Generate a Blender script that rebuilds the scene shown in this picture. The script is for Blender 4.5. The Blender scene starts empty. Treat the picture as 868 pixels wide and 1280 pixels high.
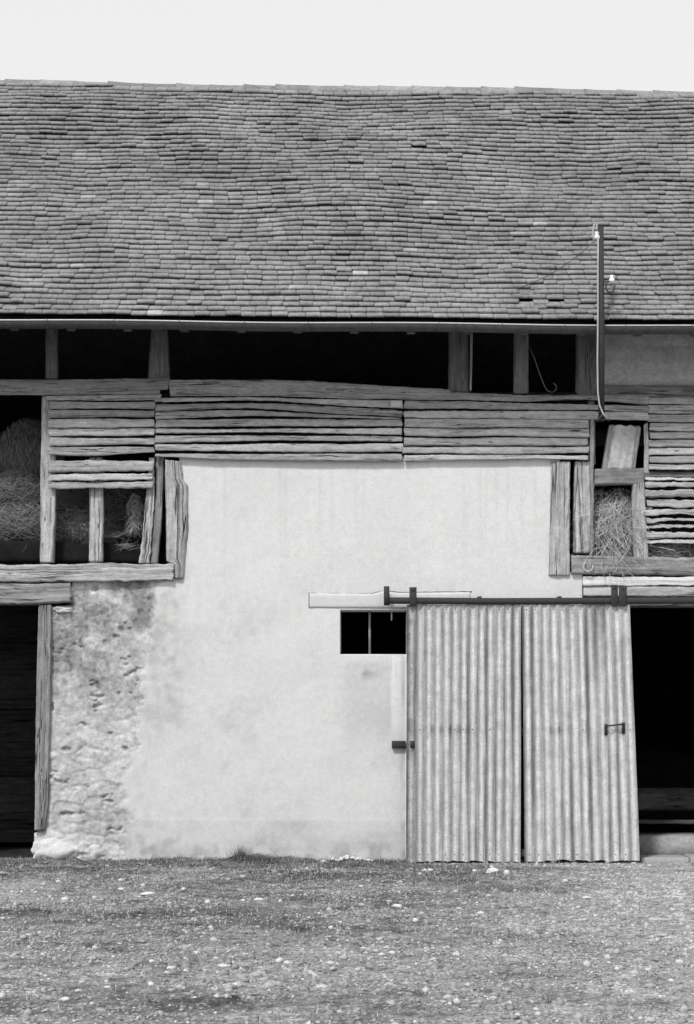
import bpy, math, random
import numpy as np
from mathutils import Vector, noise as mn

random.seed(7)
RNG = np.random.default_rng(7)
SC = bpy.context.scene
COL = SC.collection
R = math.radians

# ------------------------------------------------------------------ camera
CAM_D, CAM_H, PXM, HY, CX = 22.0, 1.65, 111.0, 895.0, 434.0
FPX = PXM * CAM_D
cam = bpy.data.cameras.new('camera')
cam_o = bpy.data.objects.new('camera', cam)
COL.objects.link(cam_o)
cam_o.location = (0, -CAM_D, CAM_H)
cam_o.rotation_euler = (R(90), 0, 0)
cam.sensor_fit = 'VERTICAL'
cam.sensor_height = 36
cam.lens = FPX / 1280 * 36
cam.shift_y = (HY - 640) / 1280
cam.clip_start = 0.1
cam.clip_end = 3000
SC.camera = cam_o

# ------------------------------------------------------------------ light (black and white film: everything neutral)
SUN_EL, SUN_AZ = 49.0, 26.0          # azimuth measured to the left of the wall's normal
w = bpy.data.worlds.new('World')
SC.world = w
w.use_nodes = True
nt = w.node_tree
nt.nodes.clear()
wo = nt.nodes.new('ShaderNodeOutputWorld')
bg = nt.nodes.new('ShaderNodeBackground')
sky = nt.nodes.new('ShaderNodeTexSky')
sky.sky_type = 'NISHITA'
sky.sun_disc = False
sky.sun_elevation = R(SUN_EL)
sky.sun_rotation = R(180 + SUN_AZ)
sky.air_density = 1.0
sky.dust_density = 4.0
bw = nt.nodes.new('ShaderNodeRGBToBW')
mixs = nt.nodes.new('ShaderNodeMix')
mixs.data_type = 'FLOAT'
mixs.inputs[0].default_value = 0.45      # thin bright cloud veil over the clear sky
mixs.inputs[3].default_value = 11.6
nt.links.new(sky.outputs[0], bw.inputs[0])
tc = nt.nodes.new('ShaderNodeTexCoord')
sxyz = nt.nodes.new('ShaderNodeSeparateXYZ')
nt.links.new(tc.outputs['Generated'], sxyz.inputs[0])
veil = nt.nodes.new('ShaderNodeMapRange')     # hazy veil, brightest low over the horizon
for i_, q_ in enumerate((0.42, 1.0, 19.0, 9.5)): veil.inputs[i_ + 1].default_value = q_
nt.links.new(sxyz.outputs[2], veil.inputs[0])
nt.links.new(veil.outputs[0], mixs.inputs[3])
nt.links.new(bw.outputs[0], mixs.inputs[2])
nt.links.new(mixs.outputs[0], bg.inputs[0])
bg.inputs[1].default_value = 0.088
nt.links.new(bg.outputs[0], wo.inputs[0])

sl = bpy.data.lights.new('sun', 'SUN')
sl.energy = 2.8
sl.angle = R(7)
sl.color = (1, 0.995, 0.985)
so = bpy.data.objects.new('sun', sl)
COL.objects.link(so)
sd = Vector((-math.sin(R(SUN_AZ)) * math.cos(R(SUN_EL)), -math.cos(R(SUN_AZ)) * math.cos(R(SUN_EL)), math.sin(R(SUN_EL))))
so.rotation_euler = sd.to_track_quat('Z', 'Y').to_euler()
so.location = (-6, -12, 14)
SC.view_settings.view_transform = 'Standard'
SC.view_settings.look = 'None'
SC.view_settings.exposure = 0.0
SC.view_settings.gamma = 1.0
SC.view_settings.use_curve_mapping = False

# ------------------------------------------------------------------ helpers
def P(px, py, y=0.0):
    k = (CAM_D + y) / CAM_D
    return (px - CX) / PXM * k, y, CAM_H + (HY - py) / PXM * k

def G(px, py):
    d = CAM_H * FPX / (py - HY)
    return (px - CX) / FPX * d, d - CAM_D

def _h(ix, iy, s):
    n = (ix.astype(np.int64) * 374761393 + iy.astype(np.int64) * 668265263 + s * 974711) & 0xffffffff
    n = ((n ^ (n >> 13)) * 1274126177) & 0xffffffff
    n = (n ^ (n >> 16)) & 0xffffffff
    return n / 4294967295.0

def vn(x, y, s=0):
    x = np.asarray(x, float); y = np.asarray(y, float)
    ix = np.floor(x); iy = np.floor(y)
    fx = x - ix; fy = y - iy
    fx = fx * fx * (3 - 2 * fx); fy = fy * fy * (3 - 2 * fy)
    a = _h(ix, iy, s); b = _h(ix + 1, iy, s); c = _h(ix, iy + 1, s); d = _h(ix + 1, iy + 1, s)
    return (a * (1 - fx) + b * fx) * (1 - fy) + (c * (1 - fx) + d * fx) * fy

def fbm(x, y, s=0, o=4):
    r = 0; a = 0.5; t = 0
    for k in range(o):
        r = r + a * (vn(x * 2 ** k, y * 2 ** k, s + k * 17) - 0.5); t += a; a *= 0.5
    return r / t * 2          # about -1..1

def worley(x, y, s=0):
    ix = np.floor(x); iy = np.floor(y)
    f1 = np.full(np.shape(x), 9.0); f2 = np.full(np.shape(x), 9.0); cid = np.zeros(np.shape(x))
    for dx in (-1, 0, 1):
        for dy in (-1, 0, 1):
            cx = ix + dx; cy = iy + dy
            px = cx + 0.15 + 0.7 * _h(cx, cy, s); py = cy + 0.15 + 0.7 * _h(cx, cy, s + 5)
            d = np.hypot(px - x, py - y)
            m = d < f1
            f2 = np.where(m, f1, np.minimum(f2, d)); f1 = np.where(m, d, f1)
            cid = np.where(m, _h(cx, cy, s + 9), cid)
    return f1, f2, cid

def sm(a, b, x):
    t = np.clip((np.asarray(x, float) - a) / (b - a), 0, 1)
    return t * t * (3 - 2 * t)

class MB:
    """collects vertices, faces, uv and a tone value, and links them as ONE mesh object"""
    def __init__(self):
        self.v = []; self.f = []; self.uv = []; self.t = []; self.mi = []; self.n = 0
    def add(self, v, f, uv=None, t=0.5, mi=0):
        v = np.asarray(v, float).reshape(-1, 3)
        k = len(v)
        self.v.append(v)
        self.uv.append(np.asarray(uv, float).reshape(-1, 2) if uv is not None else v[:, [0, 2]])
        self.t.append(np.broadcast_to(np.asarray(t, float), (k,)))
        n = self.n
        self.f += [tuple(i + n for i in q) for q in f]
        self.mi += [mi] * len(f)
        self.n += k
    def build(self, name, mats, parent=None, smooth=False, loc=None):
        v = np.concatenate(self.v)
        if loc is not None: v = v - np.asarray(loc, float)
        me = bpy.data.meshes.new(name)
        me.from_pydata([], [], [])
        nv = len(v)
        me.vertices.add(nv)
        me.vertices.foreach_set('co', v.ravel())
        ln = np.fromiter((len(q) for q in self.f), int, len(self.f))
        lv = np.fromiter((i for q in self.f for i in q), int, int(ln.sum()))
        me.loops.add(len(lv)); me.loops.foreach_set('vertex_index', lv)
        me.polygons.add(len(ln))
        st = np.concatenate([[0], np.cumsum(ln)[:-1]])
        me.polygons.foreach_set('loop_start', st)
        me.polygons.foreach_set('material_index', np.array(self.mi))
        if smooth: me.polygons.foreach_set('use_smooth', np.ones(len(ln), bool))
        me.update(calc_edges=True)
        uvl = me.uv_layers.new(name='UVMap')
        uvl.data.foreach_set('uv', np.concatenate(self.uv)[lv].ravel())
        at = me.attributes.new('tone', 'FLOAT', 'POINT')
        at.data.foreach_set('value', np.concatenate(self.t))
        me.validate()
        for m in (mats if isinstance(mats, (list, tuple)) else [mats]): me.materials.append(m)
        o = bpy.data.objects.new(name, me)
        COL.objects.link(o)
        if loc is not None: o.location = loc
        if parent: o.parent = parent
        return o

def box(mb, x0, x1, y0, y1, z0, z1, t=0.5, mi=0, horizontal=True):
    v = [(x, y, z) for x in (x0, x1) for y in (y0, y1) for z in (z0, z1)]
    f = [(0, 1, 3, 2), (4, 6, 7, 5), (0, 4, 5, 1), (2, 3, 7, 6), (0, 2, 6, 4), (1, 5, 7, 3)]
    uv = [(a[0], a[2] + a[1]) if horizontal else (a[2], a[0] + a[1]) for a in v]
    mb.add(v, f, uv, t, mi)

def resample(pts, n):
    p = np.asarray(pts, float)
    d = np.concatenate([[0], np.cumsum(np.hypot(*np.diff(p, axis=0).T))])
    s = np.linspace(0, d[-1], n)
    return np.stack([np.interp(s, d, p[:, 0]), np.interp(s, d, p[:, 1])], 1)

_seed = [10]
def timber(mb, A, B, y0, thick, yA=0.0, yB=0.0, ea=0.004, fa=0.004, t=0.5, m=7, rnd=0.012, endj=0.0):
    """one timber between the long edges A and B (photo-plane coordinates); front face at depth y0"""
    _seed[0] += 1; s = _seed[0]
    if m >= 7 and fa > 0.0045: m = 17; fa *= 1.5
    A = np.asarray(A, float); B = np.asarray(B, float)
    L = np.hypot(*(A[-1] - A[0])) / PXM
    n = int(max(12, min(260, L / 0.02)))
    A = resample(A, n); B = resample(B, n)
    u = np.linspace(0, L, n)
    dirn = (B - A); W = np.hypot(dirn[:, 0], dirn[:, 1]); dn = dirn / W[:, None]
    ja = (fbm(u * 2.2, u * 0 + s, 1, 3) * ea + fbm(u * 16, u * 0 + s, 2, 3) * ea * 0.8) * PXM
    jb = (fbm(u * 2.2, u * 0 + s + .5, 3, 3) * ea + fbm(u * 16, u * 0 + s, 4, 3) * ea * 0.8) * PXM
    A = A + dn * ja[:, None]; B = B + dn * jb[:, None]
    ax = (A[-1] - A[0]) / np.hypot(*(A[-1] - A[0]))
    ej0 = fbm(np.arange(m) * 0.7, np.zeros(m) + s, 11, 2) * endj * PXM
    ej1 = fbm(np.arange(m) * 0.7, np.zeros(m) + s, 12, 2) * endj * PXM
    vs = np.linspace(0, 1, m)
    V = []; UV = []
    off = s * 3.37
    wm = W.mean() / PXM
    for j, v in enumerate(vs):
        pts = A * (1 - v) + B * v
        pts = pts.copy(); pts[0] += ax * ej0[j]; pts[-1] += ax * ej1[j]
        dep = y0 + yA * (1 - v) + yB * v + fbm(u * 1.3, u * 0 + v * wm * 28 + s, 5, 3) * fa
        edge = min(v, 1 - v)
        if edge < 1e-6: dep = dep + min(rnd, thick * 0.4)
        k = (CAM_D + y0) / CAM_D
        V.append(np.stack([(pts[:, 0] - CX) / PXM * k, dep, CAM_H + (HY - pts[:, 1]) / PXM * k], 1))
        UV.append(np.stack([u + off, np.full(n, v * wm + off)], 1))
    for v in (1.0, 0.0):       # back edges
        src = V[m - 1] if v == 1.0 else V[0]
        b = src.copy(); b[:, 1] = y0 + thick + (yB if v else yA)
        V.append(b); UV.append(np.stack([u + off, np.full(n, (wm + thick if v else -thick) + off)], 1))
    M = m + 2
    F = []
    for j in range(M):
        j2 = (j + 1) % M
        for i in range(n - 1):
            F.append((j * n + i, j * n + i + 1, j2 * n + i + 1, j2 * n + i))
    F.append(tuple(j * n for j in range(M)))
    F.append(tuple(j * n + n - 1 for j in reversed(range(M))))
    mb.add(np.concatenate(V), F, np.concatenate(UV), t)

def tube(mb, pts, r, seg=8, t=0.5, mi=0):
    pts = [Vector(p) for p in pts]
    V = []; n = len(pts)
    rr = r if isinstance(r, (list, tuple)) else [r] * n
    prev = None
    for i, p in enumerate(pts):
        d = (pts[min(i + 1, n - 1)] - pts[max(i - 1, 0)]).normalized()
        a = prev if prev is not None else (Vector((0, 0, 1)) if abs(d.z) < 0.9 else Vector((1, 0, 0)))
        x = (a - d * a.dot(d)).normalized(); prev = x
        y = d.cross(x)
        for k in range(seg):
            an = 2 * math.pi * k / seg
            V.append(tuple(p + (x * math.cos(an) + y * math.sin(an)) * rr[i]))
    F = [(i * seg + k, i * seg + (k + 1) % seg, (i + 1) * seg + (k + 1) % seg, (i + 1) * seg + k) for i in range(n - 1) for k in range(seg)]
    F.append(tuple(reversed(range(seg)))); F.append(tuple((n - 1) * seg + k for k in range(seg)))
    mb.add(V, F, None, t, mi)

def empty(name, loc, label, cat, group=None):
    o = bpy.data.objects.new(name, None)
    COL.objects.link(o); o.location = loc
    o['label'] = label; o['category'] = cat
    if group: o['group'] = group
    return o

def tag(o, label, cat, group=None):
    o['label'] = label; o['category'] = cat
    if group: o['group'] = group
    return o

# ------------------------------------------------------------------ materials (neutral greys)
class NT:
    def __init__(self, name, rough=0.9, spec=0.25):
        self.m = bpy.data.materials.new(name); self.m.use_nodes = True
        self.t = self.m.node_tree
        self.b = self.t.nodes['Principled BSDF']
        self.b.inputs['Roughness'].default_value = rough
        self.b.inputs['Specular IOR Level'].default_value = spec
    def n(self, typ, **kw):
        x = self.t.nodes.new(typ)
        for k, v in kw.items(): setattr(x, k, v)
        return x
    def link(self, a, b): self.t.links.new(a, b)
    def val(self, sock, v):
        if isinstance(v, (int, float)): sock.default_value = v
        else: self.link(v, sock)
    def math(self, op, a, b=0.0, c=None):
        x = self.n('ShaderNodeMath', operation=op)
        self.val(x.inputs[0], a); self.val(x.inputs[1], b)
        if c is not None: self.val(x.inputs[2], c)
        return x.outputs[0]
    def rng(self, v, a, b, c, d):
        x = self.n('ShaderNodeMapRange'); self.link(v, x.inputs[0])
        for i, q in enumerate((a, b, c, d)): x.inputs[i + 1].default_value = q
        return x.outputs[0]
    def coord(self, kind, scale):
        if kind == 'UV': c = self.n('ShaderNodeUVMap').outputs[0]
        else: c = self.n('ShaderNodeNewGeometry').outputs['Position']
        m = self.n('ShaderNodeMapping'); m.inputs['Scale'].default_value = scale
        self.link(c, m.inputs[0]); return m.outputs[0]
    def noise(self, co, scale, det=4, rough=0.6, dist=0.0):
        x = self.n('ShaderNodeTexNoise'); self.link(co, x.inputs['Vector'])
        x.inputs['Scale'].default_value = scale; x.inputs['Detail'].default_value = det
        x.inputs['Roughness'].default_value = rough; x.inputs['Distortion'].default_value = dist
        return x.outputs[0]
    def vor(self, co, scale, feat='F1'):
        x = self.n('ShaderNodeTexVoronoi'); x.feature = feat
        self.link(co, x.inputs['Vector']); x.inputs['Scale'].default_value = scale
        return x
    def tone(self):
        x = self.n('ShaderNodeAttribute'); x.attribute_name = 'tone'; return x.outputs['Fac']
    def base(self, v):
        lo = self.math('MAXIMUM', v, 0.005); lo = self.math('MINIMUM', lo, 0.85)
        c = self.n('ShaderNodeCombineColor')
        for i in range(3): self.link(lo, c.inputs[i])
        self.link(c.outputs[0], self.b.inputs['Base Color'])
    def bump(self, h, dist, st=1.0):
        x = self.n('ShaderNodeBump'); x.inputs['Distance'].default_value = dist; x.inputs['Strength'].default_value = st
        self.link(h, x.inputs['Height']); self.link(x.outputs[0], self.b.inputs['Normal'])

def wood(name, k, worn=1.0, st=1.0, cw=1.0):
    N = NT(name, 0.92, 0.15)
    g = N.noise(N.coord('UV', (1.3, 34, 1)), 1.0, 6, 0.65, 0.6)
    f = N.noise(N.coord('UV', (3.5, 170, 1)), 1.0, 3, 0.6)
    big = N.noise(N.coord('UV', (0.9, 5, 1)), 1.0, 3, 0.6)
    cr = N.noise(N.coord('UV', (0.8, 26, 1)), 1.0, 2, 0.5, 0.9)
    crack = N.rng(N.math('ABSOLUTE', N.math('SUBTRACT', cr, 0.47)), 0.006 * cw, 0.026 * cw, 0.0, 1.0)
    gate = N.rng(N.noise(N.coord('UV', (1.1, 9, 1)), 1.0, 1), 0.42, 0.56, 0.0, 1.0)
    crack = N.math('MAXIMUM', crack, gate)
    v = N.vor(N.coord('UV', (4.0, 11, 1)), 1.0)
    kn = N.rng(v.outputs['Distance'], 0.05, 0.17, 0.0, 1.0)
    sep = N.n('ShaderNodeSeparateColor'); N.link(v.outputs['Color'], sep.inputs[0])
    kn = N.math('MAXIMUM', kn, N.rng(sep.outputs[0], 0.25, 0.3, 0.0, 1.0))
    hole = N.vor(N.coord('UV', (26, 60, 1)), 1.0)
    hs = N.n('ShaderNodeSeparateColor'); N.link(hole.outputs['Color'], hs.inputs[0])
    hl = N.math('MAXIMUM', N.rng(hole.outputs['Distance'], 0.08, 0.22, 0.0, 1.0), N.rng(hs.outputs[1], 0.22, 0.26, 0.0, 1.0))
    a = N.math('MULTIPLY', N.rng(g, 0.3, 0.7, 1 - 0.42 * st, 1 + 0.25 * st), N.rng(f, 0.3, 0.7, 0.80, 1.17))
    a = N.math('MULTIPLY', a, N.rng(big, 0.3, 0.7, 0.84, 1.12))
    a = N.math('MULTIPLY', a, N.rng(crack, 0, 1, 0.08, 1.0))
    a = N.math('MULTIPLY', a, N.rng(kn, 0, 1, 0.3, 1.0))
    a = N.math('MULTIPLY', a, N.rng(hl, 0, 1, 0.35, 1.0))
    bl = N.noise(N.coord('UV', (7, 16, 1)), 1.0, 5, 0.75)
    a = N.math('MULTIPLY', a, N.rng(bl, 0.3, 0.7, 0.66, 1.25))
    sk = N.noise(N.coord('UV', (60, 90, 1)), 1.0, 3, 0.7)
    a = N.math('MULTIPLY', a, N.rng(sk, 0.3, 0.7, 0.66, 1.25))
    a = N.math('MULTIPLY', a, N.rng(N.tone(), 0, 1, 0.45 * k, 1.55 * k))
    N.base(a)
    h = N.math('ADD', N.math('MULTIPLY', g, 0.6), N.math('MULTIPLY', crack, 0.7))
    h = N.math('ADD', h, N.math('MULTIPLY', bl, 0.9)); h = N.math('ADD', h, N.math('MULTIPLY', f, 0.3)); h = N.math('ADD', h, N.math('MULTIPLY', hl, 0.3))
    N.bump(h, 0.006 * worn, 0.9)
    return N.m

M_BOARD = wood('weathered_boards', 0.40, 1.0, 0.5, 0.7)
M_WOOD = wood('weathered_grey_wood', 0.36, 1.0, 0.55, 1.0)
M_PALE = wood('limewashed_old_oak', 0.46, 2.0, 0.8, 1.9)
M_DARK = wood('dark_sheltered_wood', 0.17)

def mat_plaster():
    N = NT('lime_plaster', 0.95, 0.1)
    p = N.coord('P', (1, 1, 1))
    n1 = N.noise(p, 1.3, 4, 0.6); n2 = N.noise(p, 14, 5, 0.7); n3 = N.noise(p, 110, 3, 0.7)
    a = N.math('MULTIPLY', N.rng(n1, 0.3, 0.7, 0.96, 1.04), N.rng(n2, 0.3, 0.7, 0.93, 1.06))
    a = N.math('MULTIPLY', a, N.rng(N.noise(p, 62, 3, 0.8), 0.25, 0.75, 0.86, 1.13))
    # fine hairline cracks
    a = N.math('MULTIPLY', a, N.tone()); N.base(a)
    h = N.math('ADD', N.math('MULTIPLY', n2, 0.5), N.math('MULTIPLY', n3, 0.35))
    N.bump(h, 0.006, 0.5)
    return N.m
M_PLASTER = mat_plaster()

def mat_rubble():
    N = NT('rough_render_over_rubble', 0.95, 0.1)
    p = N.coord('P', (1, 1, 1.0))
    n1 = N.noise(p, 3.0, 5, 0.7); n2 = N.noise(p, 22, 5, 0.75); n3 = N.noise(p, 120, 3, 0.7)
    a = N.math('MULTIPLY', N.rng(n1, 0.3, 0.7, 0.85, 1.1), N.rng(n2, 0.3, 0.7, 0.72, 1.22))
    a = N.math('MULTIPLY', a, N.rng(n3, 0.25, 0.75, 0.82, 1.15))
    a = N.math('MULTIPLY', a, N.tone()); N.base(a)
    h = N.math('ADD', N.math('MULTIPLY', n2, 0.8), N.math('MULTIPLY', n3, 0.4))
    N.bump(h, 0.014, 0.9)
    return N.m
M_RUBBLE = mat_rubble()

def mat_tile():
    N = NT('old_flat_clay_tile', 0.93, 0.12)
    p = N.coord('P', (1, 1, 1))
    n1 = N.noise(p, 0.9, 4, 0.65); n2 = N.noise(p, 24, 4, 0.7); n3 = N.noise(p, 110, 3, 0.75)
    nl = N.noise(p, 3.5, 5, 0.75)
    a = N.math('MULTIPLY', N.rng(nl, 0.35, 0.65, 0.78, 1.14), N.rng(n1, 0.35, 0.65, 0.84, 1.12)); a = N.math('MULTIPLY', a, N.rng(n2, 0.3, 0.7, 0.70, 1.26))
    a = N.math('MULTIPLY', a, N.rng(n3, 0.25, 0.75, 0.72, 1.28))
    a = N.math('MULTIPLY', a, N.tone()); N.base(a)
    N.bump(N.math('ADD', n2, n3), 0.004, 0.6)
    return N.m
M_TILE = mat_tile()

def mat_simple(name, v, rough=0.7, spec=0.3, metal=0.0, sc=25, amp=0.2, bd=0.002):
    N = NT(name, rough, spec)
    N.b.inputs['Metallic'].default_value = metal
    n = N.noise(N.coord('P', (1, 1, 1)), sc, 5, 0.7)
    a = N.math('MULTIPLY', N.rng(n, 0.3, 0.7, v * (1 - amp), v * (1 + amp)), N.rng(N.tone(), 0, 1, 0.6, 1.4))
    N.base(a); N.bump(n, bd, 0.5)
    return N.m
M_IRON = mat_simple('rusty_dark_iron', 0.035, 0.75, 0.3, 0.0, 60, 0.4)
M_ZINC = mat_simple('weathered_zinc_shaded', 0.065, 0.5, 0.4, 0.35, 14, 0.35, 0.001)  # gutter body: shade of its underside put into the dark colour
M_ZINCB = mat_simple('zinc_bead_painted_glint', 0.45, 0.45, 0.5, 0.2, 40, 0.15, 0.0)  # paler zinc for the bead: sky and sun glint put into the colour
M_CERAM = mat_simple('glazed_white_ceramic', 0.75, 0.25, 0.5, 0.0, 30, 0.05, 0.0)
M_PVC = mat_simple('grey_conduit', 0.36, 0.5, 0.4, 0.0, 30, 0.15, 0.0)
M_WIRE = mat_simple('dark_wire', 0.05, 0.6, 0.3)
M_INT = mat_simple('interior_painted_shade', 0.022, 1.0, 0.05, 0.0, 4, 0.5, 0.004)  # near-black base colour stands in for the shade indoors
M_HAY = mat_simple('dry_hay', 0.42, 0.9, 0.1, 0.0, 60, 0.3, 0.0)
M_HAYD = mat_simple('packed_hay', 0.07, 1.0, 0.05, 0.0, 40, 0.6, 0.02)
M_GRASS = mat_simple('dry_grass', 0.27, 0.9, 0.1, 0.0, 40, 0.3, 0.0)
M_STONE = mat_simple('pale_limestone', 0.46, 0.95, 0.1, 0.0, 45, 0.22, 0.004)
M_CHIP = mat_simple('gravel_chips', 0.44, 0.95, 0.1, 0.0, 70, 0.25, 0.002)

def mat_sheet():
    N = NT('galvanised_corrugated_iron', 0.62, 0.3)
    N.b.inputs['Metallic'].default_value = 0.08
    p = N.coord('P', (1, 1, 1))
    st = N.noise(N.coord('P', (22, 1, 0.7)), 1.0, 5, 0.65)
    st2 = N.noise(N.coord('P', (60, 1, 2.2)), 1.0, 4, 0.7)
    n2 = N.noise(p, 9, 5, 0.7); n3 = N.noise(p, 70, 4, 0.8)
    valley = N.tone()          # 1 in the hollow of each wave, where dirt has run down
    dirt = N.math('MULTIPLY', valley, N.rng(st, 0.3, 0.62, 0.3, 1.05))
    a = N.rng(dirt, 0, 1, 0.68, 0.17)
    a = N.math('MULTIPLY', a, N.rng(st2, 0.3, 0.7, 0.78, 1.12))
    a = N.math('MULTIPLY', a, N.rng(n2, 0.3, 0.7, 0.76, 1.12))
    a = N.math('MULTIPLY', a, N.rng(n3, 0.25, 0.75, 0.52, 1.34))
    # rusty run near the right edge and at the far left edge, broad vertical bands
    sx = N.n('ShaderNodeSeparateXYZ'); N.link(N.n('ShaderNodeNewGeometry').outputs['Position'], sx.inputs[0])
    X, Z = sx.outputs[0], sx.outputs[2]
    b1 = N.math('MULTIPLY', N.math('MULTIPLY', N.rng(X, 2.66, 2.74, 0, 1), N.rng(X, 2.84, 2.95, 1, 0)), N.rng(Z, 1.9, 2.9, 0.05, 1))
    b1 = N.math('MULTIPLY', b1, N.rng(st2, 0.35, 0.6, 0.6, 1))
    b2 = N.math('MULTIPLY', N.rng(X, 0.72, 0.86, 1, 0), N.rng(n2, 0.4, 0.6, 0.2, 1.0))
    dk = N.math('MAXIMUM', N.math('MULTIPLY', b1, 0.6), N.math('MULTIPLY', b2, 0.55))
    a = N.math('MULTIPLY', a, N.math('SUBTRACT', 1.0, dk))
    N.base(a); N.bump(n3, 0.002, 0.5)
    return N.m
M_SHEET = mat_sheet()

def mat_ground():
    N = NT('stony_farmyard_dirt', 0.97, 0.08)
    p = N.coord('P', (1, 1, 1))
    n1 = N.noise(p, 0.7, 5, 0.65); n2 = N.noise(p, 7, 6, 0.75); n3 = N.noise(p, 45, 4, 0.8)
    v = N.vor(p, 28); v2 = N.vor(p, 11)
    a = N.math('MULTIPLY', N.rng(n1, 0.35, 0.65, 0.85, 1.15), N.rng(n2, 0.32, 0.68, 0.36, 1.5))
    a = N.math('MULTIPLY', a, N.rng(n3, 0.3, 0.7, 0.6, 1.4))
    a = N.math('MULTIPLY', a, N.rng(v.outputs['Distance'], 0.15, 0.6, 1.25, 0.75))
    a = N.math('MULTIPLY', a, N.tone()); N.base(a)
    h = N.math('SUBTRACT', N.math('ADD', n2, n3), N.math('MULTIPLY', v.outputs['Distance'], 0.7))
    N.bump(h, 0.02, 1.0)
    return N.m
M_GROUND = mat_ground()

# ------------------------------------------------------------------ ground: one sheet to the horizon
def axis(lo, hi, step, far):
    c = list(np.arange(lo, hi + 1e-6, step))
    s = step; a = []; x = hi
    while x < far: s *= 1.35; x += s; a.append(x)
    s = step; b = []; x = lo
    while x > -far: s *= 1.35; x -= s; b.append(x)
    return np.array(b[::-1] + c + a)

def gh(x, y):
    x = np.asarray(x, float); y = np.asarray(y, float)
    vis = sm(1.2, 0.1, y) * sm(-25, -14, y)
    h = fbm(x * 0.5, y * 0.5, 40, 3) * 0.03 + fbm(x * 3, y * 3, 41, 4) * 0.014 + fbm(x * 9, y * 9, 44, 4) * 0.024 * (0.5 + np.clip(fbm(x * 1.2, y * 1.2, 46, 2) + 0.5, 0, 1))
    berm = sm(-0.55, -0.02, y) * (0.015 + 0.075 * np.clip(fbm(x * 1.6, y * 0.5 + 3, 43, 4) + 0.15, 0, 1) + 0.02 * fbm(x * 7, y * 5, 47, 3))
    berm = berm + sm(-0.35, -0.03, y) * (0.06 * np.exp(-((x + 1.05) / 0.38) ** 2) + 0.05 * np.exp(-((x - 0.05) / 0.25) ** 2)) * (1 + 0.6 * fbm(x * 9, y * 9, 48, 3))
    berm = berm * (1 - sm(0.65, 0.85, x)) + sm(-0.55, -0.1, y) * sm(0.7, 0.9, x) * 0.004
    return (h * sm(0.1, -0.5, y) * (1 - 0.75 * sm(0.6, 0.8, x) * sm(-1.4, -0.2, y)) + berm) * vis

def grassy(x, y):
    n = fbm(x * 0.6, y * 0.9, 50, 4) + 0.5 * fbm(x * 3, y * 3, 53, 3)
    near = sm(-3.8, -0.6, y) * (0.55 + 0.9 * fbm(x * 1.3, y * 1.8, 52, 4))
    right = sm(1.2, 3.6, x) * 0.75
    band = np.exp(-((y + 6.5 + 0.25 * x) / 1.2) ** 2) * 0.10
    return np.clip(0.42 + n * 0.75 + near + band - right - sm(-8.5, -10.5, y) * 0.35, 0, 1)

gx = axis(-4.8, 4.8, 0.019, 900); gy = axis(-12.0, 0.2, 0.019, 900)
XX, YY = np.meshgrid(gx, gy)
ZZ = gh(XX, YY)
gr = grassy(XX, YY)
tone = 0.42 - 0.27 * gr + 0.16 * fbm(XX * 2.5, YY * 3.5, 140, 5) + 0.14 * sm(0.4, 3.0, XX) + 0.05 * fbm(XX * 9, YY * 12, 141, 3)
tone = np.clip(tone, 0.07, 0.6)
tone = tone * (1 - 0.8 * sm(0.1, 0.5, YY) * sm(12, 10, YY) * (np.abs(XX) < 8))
g = MB()
nx, ny = len(gx), len(gy)
idx = np.arange(nx * ny).reshape(ny, nx)
F = np.stack([idx[:-1, :-1], idx[:-1, 1:], idx[1:, 1:], idx[1:, :-1]], -1).reshape(-1, 4)
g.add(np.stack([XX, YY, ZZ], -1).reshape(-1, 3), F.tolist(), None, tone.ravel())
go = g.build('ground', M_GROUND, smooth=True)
go['kind'] = 'structure'

# ------------------------------------------------------------------ the barn
barn = empty('barn', (0, 0, 0), 'long old timber-framed stone barn with sagging tiled roof, white plaster front and corrugated sliding door', 'barn')

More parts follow.
